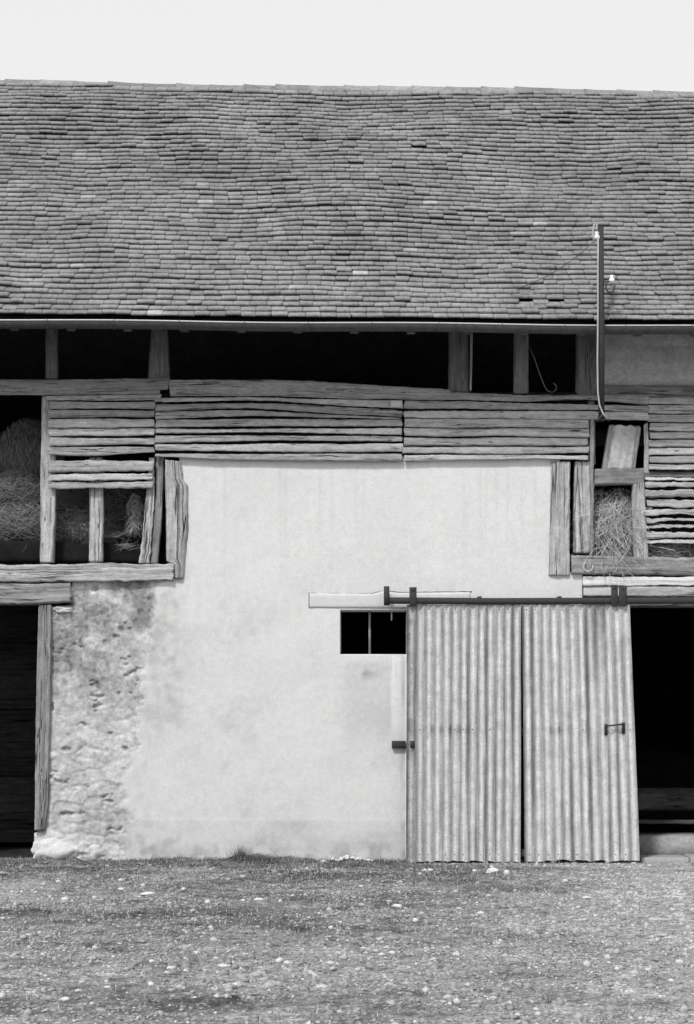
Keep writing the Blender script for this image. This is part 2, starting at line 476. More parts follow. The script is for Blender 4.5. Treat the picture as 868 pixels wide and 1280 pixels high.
# --- masonry front wall, one sheet of small cells with openings, pushed back for its reveals
def wall_mesh():
    st = 0.0125
    xs = np.arange(-3.60, 2.80, st); zs = np.arange(-0.12, 4.60, st)
    # snap
    X, Z = np.meshgrid(xs, zs)
    cx = X[:-1, :-1] + st / 2; cz = Z[:-1, :-1] + st / 2
    def pxx(x): return x * PXM + CX
    def pyy(z): return HY - (z - CAM_H) * PXM
    px, py = pxx(cx), pyy(cz)
    jl = fbm(cx * 4, cz * 4, 60, 4)
    jl2 = fbm(cx * 16, cz * 16, 61, 3)
    left_edge = np.interp(py, [720, 755, 760, 800, 900, 1000, 1036, 1042, 1110], [89, 89, 63, 64, 61, 58, 55, 43, 40]) + 2.0 * jl2 + 1.2 * jl
    ins = (px > left_edge) & (px < 728) & (py > 724)
    ins |= (px > 212) & (px < 728) & (py > 716) & (py <= 726)
    rb = np.interp(py, [570, 600, 720], [230, 232, 231]) - 6
    ins |= (px > rb) & (px < 700) & (py > 570) & (py <= 718)
    ins &= ~((px > 89) & (px < 216) & (py < 725.5))
    ins &= ~((px > 426) & (px < 509) & (py > 762) & (py < 818))      # window
    ins &= ~((px > 520) & (py > 757))                                 # doorway
    ny_, nx_ = ins.shape
    used = np.zeros(X.shape, bool)
    used[:-1, :-1] |= ins; used[1:, :-1] |= ins; used[:-1, 1:] |= ins; used[1:, 1:] |= ins
    vid = np.full(X.shape, -1); vid[used] = np.arange(used.sum())
    PXv, PYv = pxx(X), pyy(Z)
    # boundary between rough rubble and smooth plaster
    bnd = np.interp(PYv, [560, 722, 730, 800, 850, 900, 1000, 1090], [-50, 225, 196, 186, 178, 170, 158, 152]) + 16 * fbm(X * 2.2, Z * 2.2, 63, 4) + 7 * fbm(X * 11, Z * 11, 64, 4)
    smooth = sm(-9, 9, PXv - bnd)
    f1, f2, cid = worley(X / 0.27 + 0.35 * fbm(X * 3, Z * 3, 65, 2), Z / 0.145 + 0.35 * fbm(X * 3, Z * 3, 66, 2), 67)
    bedded = np.clip((f2 - f1) * 2.6, 0, 1)
    upper = sm(905, 860, PYv)
    lump = (bedded * 0.010 + (cid - 0.5) * 0.016) * (1 - 0.7 * upper) * sm(-0.5, 0.4, fbm(X * 2.5, Z * 2.5, 168, 3))
    rough = 0.022 - lump + fbm(X * 6, Z * 8, 68, 5) * 0.011 + fbm(X * 24, Z * 26, 69, 3) * 0.006
    hole = sm(0.38, 0.6, fbm(X * 6, Z * 11, 70, 4)) * 0.03
    rough = rough + hole
    flat = fbm(X * 1.1, Z * 1.1, 71, 3) * 0.010 + fbm(X * 6, Z * 6, 72, 3) * 0.0022
    low = sm(1022, 1027, PYv + 1.5 * fbm(X * 3, Z, 73, 2))
    flat = flat + 0.002 - low * 0.002
    Y = rough * (1 - smooth) + flat * smooth
    # albedo
    a_s = 0.622 + 0.022 * fbm(X * 0.9, Z * 0.9, 171, 5) + 0.012 * fbm(X * 6, Z * 6, 172, 3)
    a_s = a_s - 0.035 * sm(560, 1000, PYv)
    a_s = a_s - 0.03 * low * sm(-0.5, 0.3, fbm(X * 1.2, Z * 3, 176, 3)) - 0.06 * low * sm(0.0, 0.7, fbm(X * 1.5, Z * 2.5, 74, 4))
    # drifting grey weathering beside the rubble
    d = PXv - bnd
    wth = np.exp(-np.clip(d, 0, 900) / 34) * (0.35 + 0.65 * sm(880, 780, PYv)) * sm(-0.5, 0.4, fbm(X * 3, Z * 2, 75, 5) + 0.7 * fbm(X * 15, Z * 15, 175, 4))
    fine = fbm(X * 17, Z * 17, 179, 4)
    wth += 0.6 * np.exp(-((PXv - 212) / 24) ** 2) * sm(728, 745, PYv) * sm(900, 800, PYv) * sm(-0.5, 0.5, fbm(X * 4, Z * 1.5, 76, 4) + 0.6 * fine)
    a_s = a_s - 0.26 * (1 - np.exp(-1.1 * wth)) * (0.75 + 0.9 * np.clip(fbm(X * 11, Z * 11, 183, 4), -0.6, 0.6))
    a_s = a_s - 0.10 * sm(-0.05, 0.6, fbm(X * 1.8, Z * 1.8, 77, 5) + 0.4 * fbm(X * 17, Z * 17, 179, 4)) * sm(700, 800, PYv) * (0.4 + 0.6 * sm(420, 230, PXv))
    # damp patch under the window, pale runs beside the door jamb
    dp = np.exp(-(((PXv - 452) / 20) ** 2 + ((PYv - 840) / 9) ** 2))
    a_s = a_s - 0.22 * dp * sm(-0.2, 0.4, fbm(X * 9, Z * 8, 78, 4) + 0.6 * fine)
    a_s = a_s - 0.06 * sm(420, 440, PXv) * sm(822, 835, PYv) * sm(950, 900, PYv)
    trw = fbm((X + 0.6 * Z) * 1.6, (Z - 0.6 * X) * 9, 180, 4)
    a_s = a_s + 0.012 * trw
    strk = sm(0.2, 0.6, fbm(X * 16, Z * 0.5, 181, 3)) * sm(578, 590, PYv) * sm(760, 600, PYv)
    a_s = a_s - 0.035 * strk
    runs = sm(485, 490, PXv) * sm(508, 505, PXv) * sm(818, 822, PYv) * sm(932, 900, PYv)
    a_s = a_s + 0.14 * runs * sm(-0.1, 0.4, fbm(X * 22, Z * 0.8, 79, 3))
    a_s = a_s - 0.12 * runs * sm(0.15, 0.5, fbm(X * 24, Z * 0.9, 89, 3))
    a_s = a_s - 0.18 * sm(496, 508, PXv) * sm(930, 950, PYv) * sm(-0.4, 0.3, fbm(X * 12, Z * 5, 80, 4))
    sp = np.exp(-(((PXv - 440) / 110) ** 2 + ((PYv - 1050) / 20) ** 2))
    a_s = a_s - 0.10 * sp * sm(-0.2, 0.5, fbm(X * 3, Z * 6, 81, 4))
    a_s = a_s - 0.17 * sm(1035, 1078, PYv + 14 * fbm(X * 2, Z, 182, 3)) * sm(-0.4, 0.4, fbm(X * 7, Z * 7, 82, 4) + 0.5 * fine)
    lichen = sm(-0.35, 0.3, fbm(X * 3.2, Z * 3.2, 83, 5) + 0.35 * fbm(X * 20, Z * 20, 84, 3)) * (0.30 + 0.70 * sm(900, 800, PYv))
    a_r = 0.60 - 0.07 * sm(900, 820, PYv) - 0.24 * lichen + (cid - 0.5) * 0.10
    a_r = a_r - 0.06 * (1 - bedded) * (1 - 0.6 * upper) - 0.10 * np.clip(hole / 0.03, 0, 1)
    spk = sm(0.12, 0.4, fbm(X * 26, Z * 26, 177, 3)); a_r = a_r - spk * (0.07 + 0.05 * upper) + 0.07 * sm(0.15, 0.4, fbm(X * 15, Z * 19, 178, 3))
    a_r = a_r - 0.10 * sm(980, 1010, PYv) * sm(1050, 1030, PYv) * sm(90, 110, PXv)
    lime = sm(110, 85, PXv + 6 * jl_pad(X, Z)) * sm(1036, 1044, PYv)
    a_r = a_r * (1 - lime) + 0.66 * lime
    T = np.clip(a_r * (1 - smooth) + a_s * smooth, 0.08, 0.8)
    # crack line round the buried lintel
    mb = MB()
    V = np.stack([X[used], Y[used], Z[used]], 1)
    ii, jj = np.nonzero(ins)
    FF = np.stack([vid[ii, jj], vid[ii, jj + 1], vid[ii + 1, jj + 1], vid[ii + 1, jj]], 1)
    rub = smooth[ii, jj] < 0.5
    Tv = T[used]
    order = np.concatenate([FF[~rub], FF[rub]])
    mb.add(V, order.tolist(), None, Tv)
    mb.mi = [0] * int((~rub).sum()) + [1] * int(rub.sum())
    # reveals: every boundary edge goes 0.42 m back
    cnt = {}
    for q in FF.tolist():
        for a, b in ((q[0], q[1]), (q[1], q[2]), (q[2], q[3]), (q[3], q[0])):
            if (b, a) in cnt: del cnt[(b, a)]
            else: cnt[(a, b)] = 1
    mp = {}; bv = []
    for a, b in cnt:
        for q in (a, b):
            if q not in mp:
                mp[q] = len(bv); bv.append(q)
    base = mb.n
    back = V[bv].copy(); back[:, 1] = 0.42
    rf = [(b, a, base + mp[a], base + mp[b]) for a, b in cnt]
    mb.v.append(back); mb.uv.append(back[:, [0, 2]]); mb.t.append(Tv[bv]); mb.n += len(bv)
    mb.f += rf; mb.mi += [1] * len(rf)
    return mb
def jl_pad(X, Z): return fbm(X * 4, Z * 4, 60, 4)
wb = wall_mesh()
wall_o = wb.build('front_wall', [M_PLASTER, M_RUBBLE], barn, smooth=True)
wall_o['label'] = 'white plastered masonry front, bare rubble along its left side'

# base stone bulging at the left foot of the wall
def rock(mb, c, s, sub=2, seed=0, t=0.5, flat=0.0):
    ico = ICO[sub]
    v = ico[0] * 1.0
    rs = np.random.default_rng(seed)
    k = rs.uniform(0, 100)
    out = []
    for q in v:
        n_ = mn.noise(Vector(q) * 1.1 + Vector((k, k, k))) * 0.45 + (mn.noise(Vector(q) * 3 + Vector((k, 0, k))) * 0.16 if sub > 1 else 0)
        out.append(np.array(q) * (1 + n_))
    out = np.array(out) * np.array(s)
    a = rs.uniform(0, 6.28); ca, sa = math.cos(a), math.sin(a)
    if sub < 3: out = np.stack([out[:, 0] * ca - out[:, 1] * sa, out[:, 0] * sa + out[:, 1] * ca, out[:, 2]], 1)
    mb.add(out + np.array(c), ico[1], None, t)

def make_ico(sub):
    import bmesh
    bm = bmesh.new(); bmesh.ops.create_icosphere(bm, subdivisions=sub, radius=1)
    v = np.array([tuple(q.co) for q in bm.verts]); f = [tuple(x.index for x in q.verts) for q in bm.faces]
    bm.free(); return v, f
ICO = {1: make_ico(1), 2: make_ico(2), 3: make_ico(3), 4: make_ico(4)}

b = MB()
x, y, z = P(70, 1058); rock(b, (x - 0.02, 0.10, z - 0.04), (0.24, 0.15, 0.17), 4, 3, 0.8)
x, y, z = P(115, 1066); rock(b, (x + 0.04, 0.07, z - 0.02), (0.13, 0.10, 0.10), 4, 5, 0.6)
b.build('footing_stone', M_STONE, barn, smooth=True)
b = MB()
x, y, z = P(78, 763); rock(b, (x + 0.01, 0.05, z + 0.005), (0.125, 0.09, 0.042), 4, 8, 0.55)
b.build('wedge_stone', M_STONE, barn, smooth=True)

# walls out of frame, ends, back and the upper floor
def side_mesh(x0, x1, z0, z1, y0=0.0, y1=0.42, v=0.5):
    mb = MB(); box(mb, x0, x1, y0, y1, z0, z1, v); return mb
o = side_mesh(-9.0, -5.2, -0.1, 3.02).build('front_wall', M_RUBBLE, barn)
o = side_mesh(4.75, 9.0, -0.1, 3.02, v=0.5).build('front_wall', M_RUBBLE, barn)
mb = MB()
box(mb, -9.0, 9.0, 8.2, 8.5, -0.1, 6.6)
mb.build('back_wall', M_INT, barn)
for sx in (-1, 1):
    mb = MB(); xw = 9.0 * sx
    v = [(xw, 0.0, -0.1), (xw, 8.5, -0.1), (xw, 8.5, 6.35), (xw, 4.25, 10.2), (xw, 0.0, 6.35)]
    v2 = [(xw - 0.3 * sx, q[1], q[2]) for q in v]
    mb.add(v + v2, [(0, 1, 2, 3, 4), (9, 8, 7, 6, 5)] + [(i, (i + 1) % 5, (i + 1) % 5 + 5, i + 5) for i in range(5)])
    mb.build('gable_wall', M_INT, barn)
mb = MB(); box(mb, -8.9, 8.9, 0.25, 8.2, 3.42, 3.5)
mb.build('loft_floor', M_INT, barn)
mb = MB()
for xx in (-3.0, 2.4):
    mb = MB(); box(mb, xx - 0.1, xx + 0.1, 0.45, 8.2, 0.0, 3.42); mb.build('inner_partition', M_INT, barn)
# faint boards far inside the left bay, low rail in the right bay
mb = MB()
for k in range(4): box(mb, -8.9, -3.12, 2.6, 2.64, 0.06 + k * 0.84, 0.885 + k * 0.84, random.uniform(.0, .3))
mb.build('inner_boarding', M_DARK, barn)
mb = MB()
timber(mb, [(786, 1025), (1000, 1026)], [(786, 1030), (1000, 1031)], 1.2, 0.10, t=0.1)
timber(mb, [(786, 985), (1000, 985)], [(786, 1014), (1000, 1014)], 1.9, 0.05, t=-0.3)
mb.build('manger_rail', M_DARK, barn)

# doorway threshold of pale stone, lower right
mb = MB()
xs_ = [3.30, 3.86, 4.3, 4.8]
for i in range(3): 
    box(mb, xs_[i] + 0.006, xs_[i + 1] - 0.006, -0.02, 0.48, -0.1, 0.055 + 0.01 * (i % 2), random.uniform(.0, .3))
o = mb.build('threshold', M_STONE, barn)
bv = o.modifiers.new('bevel', 'BEVEL'); bv.width = 0.02; bv.segments = 3
mb = MB(); box(mb, 3.3, 4.8, 0.48, 1.3, 0.0, 0.26, 0.32)
o = mb.build('inner_step', M_RUBBLE, barn)

# --- horizontal beams
def part(name, mat, *tims, label=None, **kw):
    m_ = MB()
    for a in tims:
        d = dict(a[4]) if len(a) > 4 else {}
        timber(m_, a[0], a[1], a[2], a[3], **d)
    o = m_.build(name, mat, barn)
    if label: o['label'] = label
    return o

part('beam', M_PALE, ([(-260, 706), (20, 706), (120, 703.5), (150, 705), (217, 704.5)], [(-260, 727), (20, 727), (110, 727), (217, 725)], -0.06, 0.30, dict(ea=0.012, fa=0.010, t=0.55, m=9, rnd=0.02, endj=0.02)), label='pale cracked beam under the left hayloft opening')
part('beam', M_WOOD, ([(-260, 729), (40, 729), (89, 728)], [(-260, 755), (50, 755), (88, 753)], -0.045, 0.34, dict(ea=0.008, fa=0.010, t=0.35, m=9, rnd=0.02, endj=0.03)), label='grey lintel beam over the left doorway')
part('beam', M_WOOD, ([(715, 694), (800, 696), (1120, 699)], [(715, 718), (860, 719), (1120, 720)], -0.05, 0.30, dict(ea=0.008, fa=0.010, t=0.38, m=9, rnd=0.02, endj=0.015)), label='weathered grey beam under the right hayloft opening')
part('beam', M_WOOD, ([(743, 586), (806, 585)], [(743, 606), (806, 604)], -0.01, 0.18, dict(ea=0.006, fa=0.006, t=0.30, endj=0.0)), label='short cross rail between the right-hand posts')
part('lintel', M_PALE, ([(784, 733), (1120, 735)], [(784, 745), (1120, 747)], -0.02, 0.3, dict(ea=0.006, t=0.5, rnd=0.004)))
# plaster strip above right lintel
mb = MB()
v_ = []
timber(mb, [(729, 720), (1120, 722)], [(729, 731.5), (1120, 733)], -0.035, 0.3, t=0.60, fa=0.008, ea=0.010, rnd=0.006, yA=0.01)
timber(mb, [(730, 733), (783, 733)], [(730, 745), (783, 745)], -0.012, 0.3, t=0.55, fa=0.004, rnd=0.003)
mb.build('plaster_band', M_PLASTER, barn)
mb = MB(); timber(mb, [(700, 745.5), (1120, 746.5)], [(700, 758), (1120, 759)], 0.02, 0.3, t=0.5); mb.build('lintel', M_DARK, barn)
# header above the sliding door behind the rail, and lintel over window (mostly plastered over)
mb = MB()
timber(mb, [(387, 741.5), (466, 742), (480, 738.5), (500, 741), (588, 740)], [(387, 760), (588, 760.5)], -0.012, 0.2, t=0.56, fa=0.002, ea=0.001, rnd=0.006)
mb.build('window_lintel', M_PLASTER, barn)['label'] = 'long lintel over the small window, limewashed over'
mb = MB()
timber(mb, [(386, 740.6), (466, 741.0), (480, 737.6), (500, 740), (590, 739)], [(386, 742.3), (466, 742.8), (480, 739.5), (500, 741.8), (590, 740.6)], -0.004, 0.02, t=0.1, ea=0.005)
timber(mb, [(385.6, 741), (385.6, 760)], [(387.2, 741), (387.2, 760)], -0.003, 0.02, t=0.1, ea=0.004)
mb.build('crack', M_DARK, barn)

# --- posts
part('post', M_PALE, ([(52, 494), (51.5, 560), (50.5, 640), (49.5, 703)], [(61, 494), (69, 575), (69, 620), (66.5, 703)], 0.0, 0.16, dict(ea=0.006, fa=0.006, t=0.55, rnd=0.012)), label='pale left post of the left hayloft opening')
part('post', M_PALE, ([(112, 572), (111.5, 640), (111.5, 702)], [(128, 572), (129, 640), (128, 702)], 0.015, 0.14, dict(ea=0.006, fa=0.006, t=0.55)), label='pale middle post of the left hayloft opening')
part('brace', M_PALE, ([(186, 572), (182, 630), (174.5, 704)], [(194, 572), (193, 630), (187, 704)], 0.0, 0.16, dict(ea=0.015, fa=0.010, t=0.52)), label='slanting split brace at the right of the left opening')
part('post', M_WOOD, ([(195, 570), (194, 630), (188, 705)], [(205.5, 570), (203, 640), (197, 705)], 0.02, 0.18, dict(ea=0.004, fa=0.010, t=0.22)), label='dark grey post behind the slanting brace')
part('post', M_PALE, ([(206, 574), (207, 640), (208, 701), (218, 706), (219, 723)], [(226, 577), (229, 600), (235, 607), (235, 660), (229, 723)], -0.035, 0.22, dict(ea=0.006, fa=0.014, t=0.50, m=11, rnd=0.02)), label='thick cracked post at the left edge of the white plaster')
part('post', M_PALE, ([(689, 577), (688, 640), (686, 719)], [(713, 577), (713, 640), (713, 719.5)], -0.03, 0.2, dict(ea=0.006, fa=0.012, t=0.52, m=10, rnd=0.018)), label='wide pale post at the right edge of the white plaster')
part('post', M_PALE, ([(719, 577), (718, 640), (717.5, 691)], [(738, 577), (740, 640), (738, 691)], -0.015, 0.2, dict(ea=0.006, fa=0.012, t=0.54, m=9, rnd=0.015)), label='second pale post right of the white plaster')
part('batten', M_WOOD, ([(738, 526), (738, 600), (739, 698)], [(743, 520), (743.5, 600), (741, 698)], -0.05, 0.05, dict(ea=0.012, t=0.4)), label='thin split batten beside the mast foot')
part('post', M_DARK, ([(735, 500), (736, 580)], [(744, 500), (745, 580)], 0.0, 0.14, dict(ea=0.006, t=0.6)))
part('post', M_PALE, ([(791, 603), (790.5, 640), (792, 698)], [(806, 603), (808, 640), (811, 698)], 0.0, 0.16, dict(ea=0.007, fa=0.008, t=0.55)), label='pale lower post beside the right hay')
part('batten', M_PALE, ([(805, 531), (806, 560), (805.5, 592)], [(810, 528), (812, 560), (812, 592)], -0.02, 0.05, dict(ea=0.004, t=0.5)))
part('brace', M_WOOD, ([(762, 531), (757, 560), (753, 587)], [(768, 531), (764, 560), (760, 587)], 0.02, 0.14, dict(ea=0.004, t=0.45)))
part('infill_slab', M_RUBBLE, ([(767, 532), (759.5, 586)], [(801, 532), (793, 586)], 0.01, 0.14, dict(ea=0.010, fa=0.02, t=0.50, m=14, rnd=0.03, endj=0.03)), label='slanting rough slab in the right opening')
part('brace', M_WOOD, ([(796, 534), (789, 586)], [(801.5, 534), (794.5, 586)], -0.004, 0.16, dict(ea=0.005, t=0.3)))
# upper openings under the eaves; eave shade put into the darker post tones
TOPY = 396
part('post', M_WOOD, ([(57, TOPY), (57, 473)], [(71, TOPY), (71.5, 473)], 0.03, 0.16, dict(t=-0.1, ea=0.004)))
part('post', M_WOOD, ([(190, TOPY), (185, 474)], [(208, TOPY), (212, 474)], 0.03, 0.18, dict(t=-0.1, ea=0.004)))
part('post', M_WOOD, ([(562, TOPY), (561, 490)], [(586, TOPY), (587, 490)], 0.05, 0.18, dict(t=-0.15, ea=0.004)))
part('batten', M_WOOD, ([(588, TOPY), (587.5, 488)], [(591.5, TOPY), (590, 488)], 0.0, 0.10, dict(t=0.5, ea=0.002)))  # paler strip standing in for the lit edge of the post
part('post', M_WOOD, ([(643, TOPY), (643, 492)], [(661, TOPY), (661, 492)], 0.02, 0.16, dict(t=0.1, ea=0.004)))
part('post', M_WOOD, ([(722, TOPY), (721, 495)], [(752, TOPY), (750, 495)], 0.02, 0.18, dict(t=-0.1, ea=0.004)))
# grey plaster infill, upper right
mb = MB(); timber(mb, [(752, TOPY), (1120, TOPY)], [(752, 483), (1120, 485)], 0.07, 0.14, t=0.42, m=14, fa=0.02)
mb.build('infill_panel', M_RUBBLE, barn)
part('beam', M_DARK, ([(750, 481), (860, 482), (1120, 484)], [(750, 500), (860, 500), (1120, 502)], 0.0, 0.2, dict(t=0.7)), label='dark beam under the grey infill panel')
# wall plate carrying the rafters (just behind the gutter)
part('wall_plate', M_DARK, ([(-560, 372), (1430, 378)], [(-560, 398), (1430, 404)], 0.0, 0.2, dict(t=0.5)))

# --- weatherboards: each panel one part
def boards(name, rows, x0f, x1f, label, mat=M_BOARD, y0=-0.05, over=0.013, ragged=0.006, tones=(0.35, 0.6)):
    m_ = MB(); w1p = []; lastb = -99.0
    for r in rows:
        top, bot = r[0], r[1]
        xa = x0f + random.uniform(-1.2, 1.2); xb = x1f + random.uniform(-1.2, 1.2)
        if len(r) > 2: xa, xb = r[2], r[3]
        n = 9
        xs = np.linspace(xa, xb, n)
        tv = np.interp(xs, *zip(*top)) if isinstance(top, list) else np.full(n, top)
        bvv = np.interp(xs, *zip(*bot)) if isinstance(bot, list) else np.full(n, bot)
        w0 = w1p if abs(float(np.mean(tv)) - lastb) < 3 and len(w1p) == n else np.zeros(n)
        w1 = fbm(xs / 70, xs * 0 + random.random() * 50, 90, 3) * 1.3
        w1p = w1 * (random.random() < 0.85); lastb = float(np.mean(bvv))
        timber(m_, list(zip(xs, tv + 0.7 + w0)), list(zip(xs, bvv + w1 - 0.5)), y0, 0.020, yA=0.004, yB=-over, ea=ragged, fa=0.003, t=random.uniform(tones[0] - 0.12, tones[1] + 0.15), m=5, rnd=0.003, endj=0.016)
    o = m_.build(name, mat, barn); o['label'] = label
    return o

# centre panel
L0, L1 = 194, 503
boards('board_cladding', [
    ([(212, 474), (360, 474), (560, 486)], [(212, 496), (330, 496), (503, 500), (562, 501)], 212, 563),
    ([(194, 497), (330, 496), (410, 498), (503, 500)], [(194, 503), (330, 501), (410, 506), (503, 511)]),
    ([(194, 504), (350, 503), (503, 512)], [(194, 515), (300, 510), (503, 522)]),
    ([(194, 514), (300, 511), (503, 522)], [(194, 524), (300, 520), (503, 524)]),
    (523, [(194, 535), (300, 533), (503, 534)]),
    (535, [(194, 543), (350, 541), (503, 544)]),
    (544, [(194, 554), (350, 551), (503, 553)]),
    (554, [(194, 563), (280, 564), (400, 566), (503, 565)]),
    (566, [(194, 571), (280, 575), (400, 577), (503, 577)]),
], L0, L1, 'long bowed boards over the white plaster, left-centre panel', tones=(0.38, 0.62))
# right panel
boards('board_cladding', [
    ([(505, 487), (660, 493), (811, 493)], [(505, 499), (660, 502), (740, 500), (811, 507)], 505, 811),
    ([(505, 499), (811, 507)], [(505, 512), (740, 513), (811, 516)], 505, 811),
    (513, [(505, 523), (811, 526)], 505, 811),
    (523, [(505, 534), (736, 535)]),
    (534, [(505, 545), (736, 547)]),
    (546, [(505, 557), (736, 557)]),
    (557, [(505, 567), (650, 569), (736, 566)]),
    (568, [(505, 577), (610, 575), (665, 573.5), (736, 576)]),
], 504.5, 736, 'grey boards over the plaster, panel left of the mast', tones=(0.34, 0.58))
# left panel
boards('board_cladding', [
    ([(60, 494), (200, 492)], [(60, 501), (200, 500)], 58, 201),
    (501, [(60, 512), (193, 511)]),
    (512, [(60, 523), (193, 522)]),
    (523, [(60, 535), (193, 534)]),
    (535, [(60, 546), (193, 544)]),
    (546, [(60, 558), (193, 556)]),
    (558, [(60, 569), (120, 571), (193, 566)]),
], 61, 193, 'grey boards left of the white plaster, upper left panel', tones=(0.36, 0.6))
boards('board_cladding', [
    (575, [(60, 591), (193, 589)]),
    (591, [(60, 601), (193, 600)]),
    (602, [(60, 612), (193, 611)]),
], 62, 192, 'three torn boards over the left hayloft opening', tones=(0.48, 0.66), ragged=0.012)
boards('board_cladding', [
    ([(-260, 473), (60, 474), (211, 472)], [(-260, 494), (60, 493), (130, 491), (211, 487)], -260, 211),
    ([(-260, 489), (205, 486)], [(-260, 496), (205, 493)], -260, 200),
], 0, 211, 'long board along the foot of the eaves opening, far left', tones=(0.25, 0.4))  # low tones: shade of the eave put into the board colour
mb = MB()
timber(mb, [(470, 572.6), (60, 571)], [(470, 575.6), (60, 575)], 0.02, 0.02, t=0.2)
# far right panel
rws = []
for a_, b_ in ((496, 506), (506, 517), (517, 528), (528, 539), (539, 549), (549, 559), (559, 569), (569, 579), (579, 588)):
    rws.append((a_, [(812, b_), (1100, b_ + 2)]))
boards('board_cladding', rws, 811.5, 1100, 'neat grey boards at the far right', tones=(0.34, 0.5))
rws = []
for a_, b_ in ((596, 601), (602, 609), (611, 622), (625, 634), (635, 645), (647, 653), (655, 661), (664, 673), (674, 680)):
    j = random.uniform(-1.5, 1.5)
    rws.append((a_, [(812, b_ + j), (840, b_ - j), (1100, b_)]))
boards('board_cladding', rws, 808, 1100, 'splintered crooked boards low at the far right', tones=(0.45, 0.66), ragged=0.016)
part('batten', M_DARK, ([(806, 589), (1100, 591)], [(806, 597), (1100, 599)], -0.02, 0.04, dict(t=0.6)))
# backing boards so the panels are not see-through, near-black as painted gap shade
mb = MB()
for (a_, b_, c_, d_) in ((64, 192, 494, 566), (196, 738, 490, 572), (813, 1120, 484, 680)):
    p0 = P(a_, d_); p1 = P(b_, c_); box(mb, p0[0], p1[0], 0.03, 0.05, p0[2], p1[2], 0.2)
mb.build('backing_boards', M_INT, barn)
mb = MB()
p0 = P(488, 511); p1 = P(503, 502); box(mb, p0[0], p1[0], -0.095, -0.07, p0[2], p1[2], 0.75)
o = mb.build('tin_patch', M_PVC, barn)
bv = o.modifiers.new('bevel', 'BEVEL'); bv.width = 0.006
# door post, left doorway
part('door_post', M_WOOD, ([(48, 756), (46, 850), (44, 950), (43, 1038)], [(64, 756), (64, 840), (62, 930), (61, 1005), (56, 1038)], -0.03, 0.2, dict(ea=0.006, fa=0.012, t=0.33, m=9)), label='dark leaning door post against the rubble wall')

# --- roof
EY, EZ = -0.76, None
PITCH = R(45)
cs, sn = math.cos(PITCH), math.sin(PITCH)
def eave_z(x):        # gutter line drops a little to the right
    return 5.966 - 0.0088 * (x + 3.7)
def roof_len(x):
    return 5.20 - 0.012 * x + 0.02 * np.sin(x * 1.1)
def und(x, t):        # old roof undulation, square to the slope
    e = sm(0, 0.7, t)
    return (fbm(np.asarray(x) * 0.42 + 3, np.asarray(t) * 0.42, 100, 3) * 0.10 + 0.055 * np.exp(-(((np.asarray(x) + 2.5) / 0.9) ** 2 + ((np.asarray(t) - 1.9) / 1.1) ** 2))
            + fbm(np.asarray(x) * 1.7, np.asarray(t) * 1.3, 101, 2) * 0.014) * e * (1 - 0.6 * sm(4.6, 5.4, t))
def rp(x, t, h=0.0):
    q = und(x, t) + h
    return np.stack([np.asarray(x) + 0 * t, EY + t * cs - q * sn, eave_z(x) + t * sn + q * cs], -1)

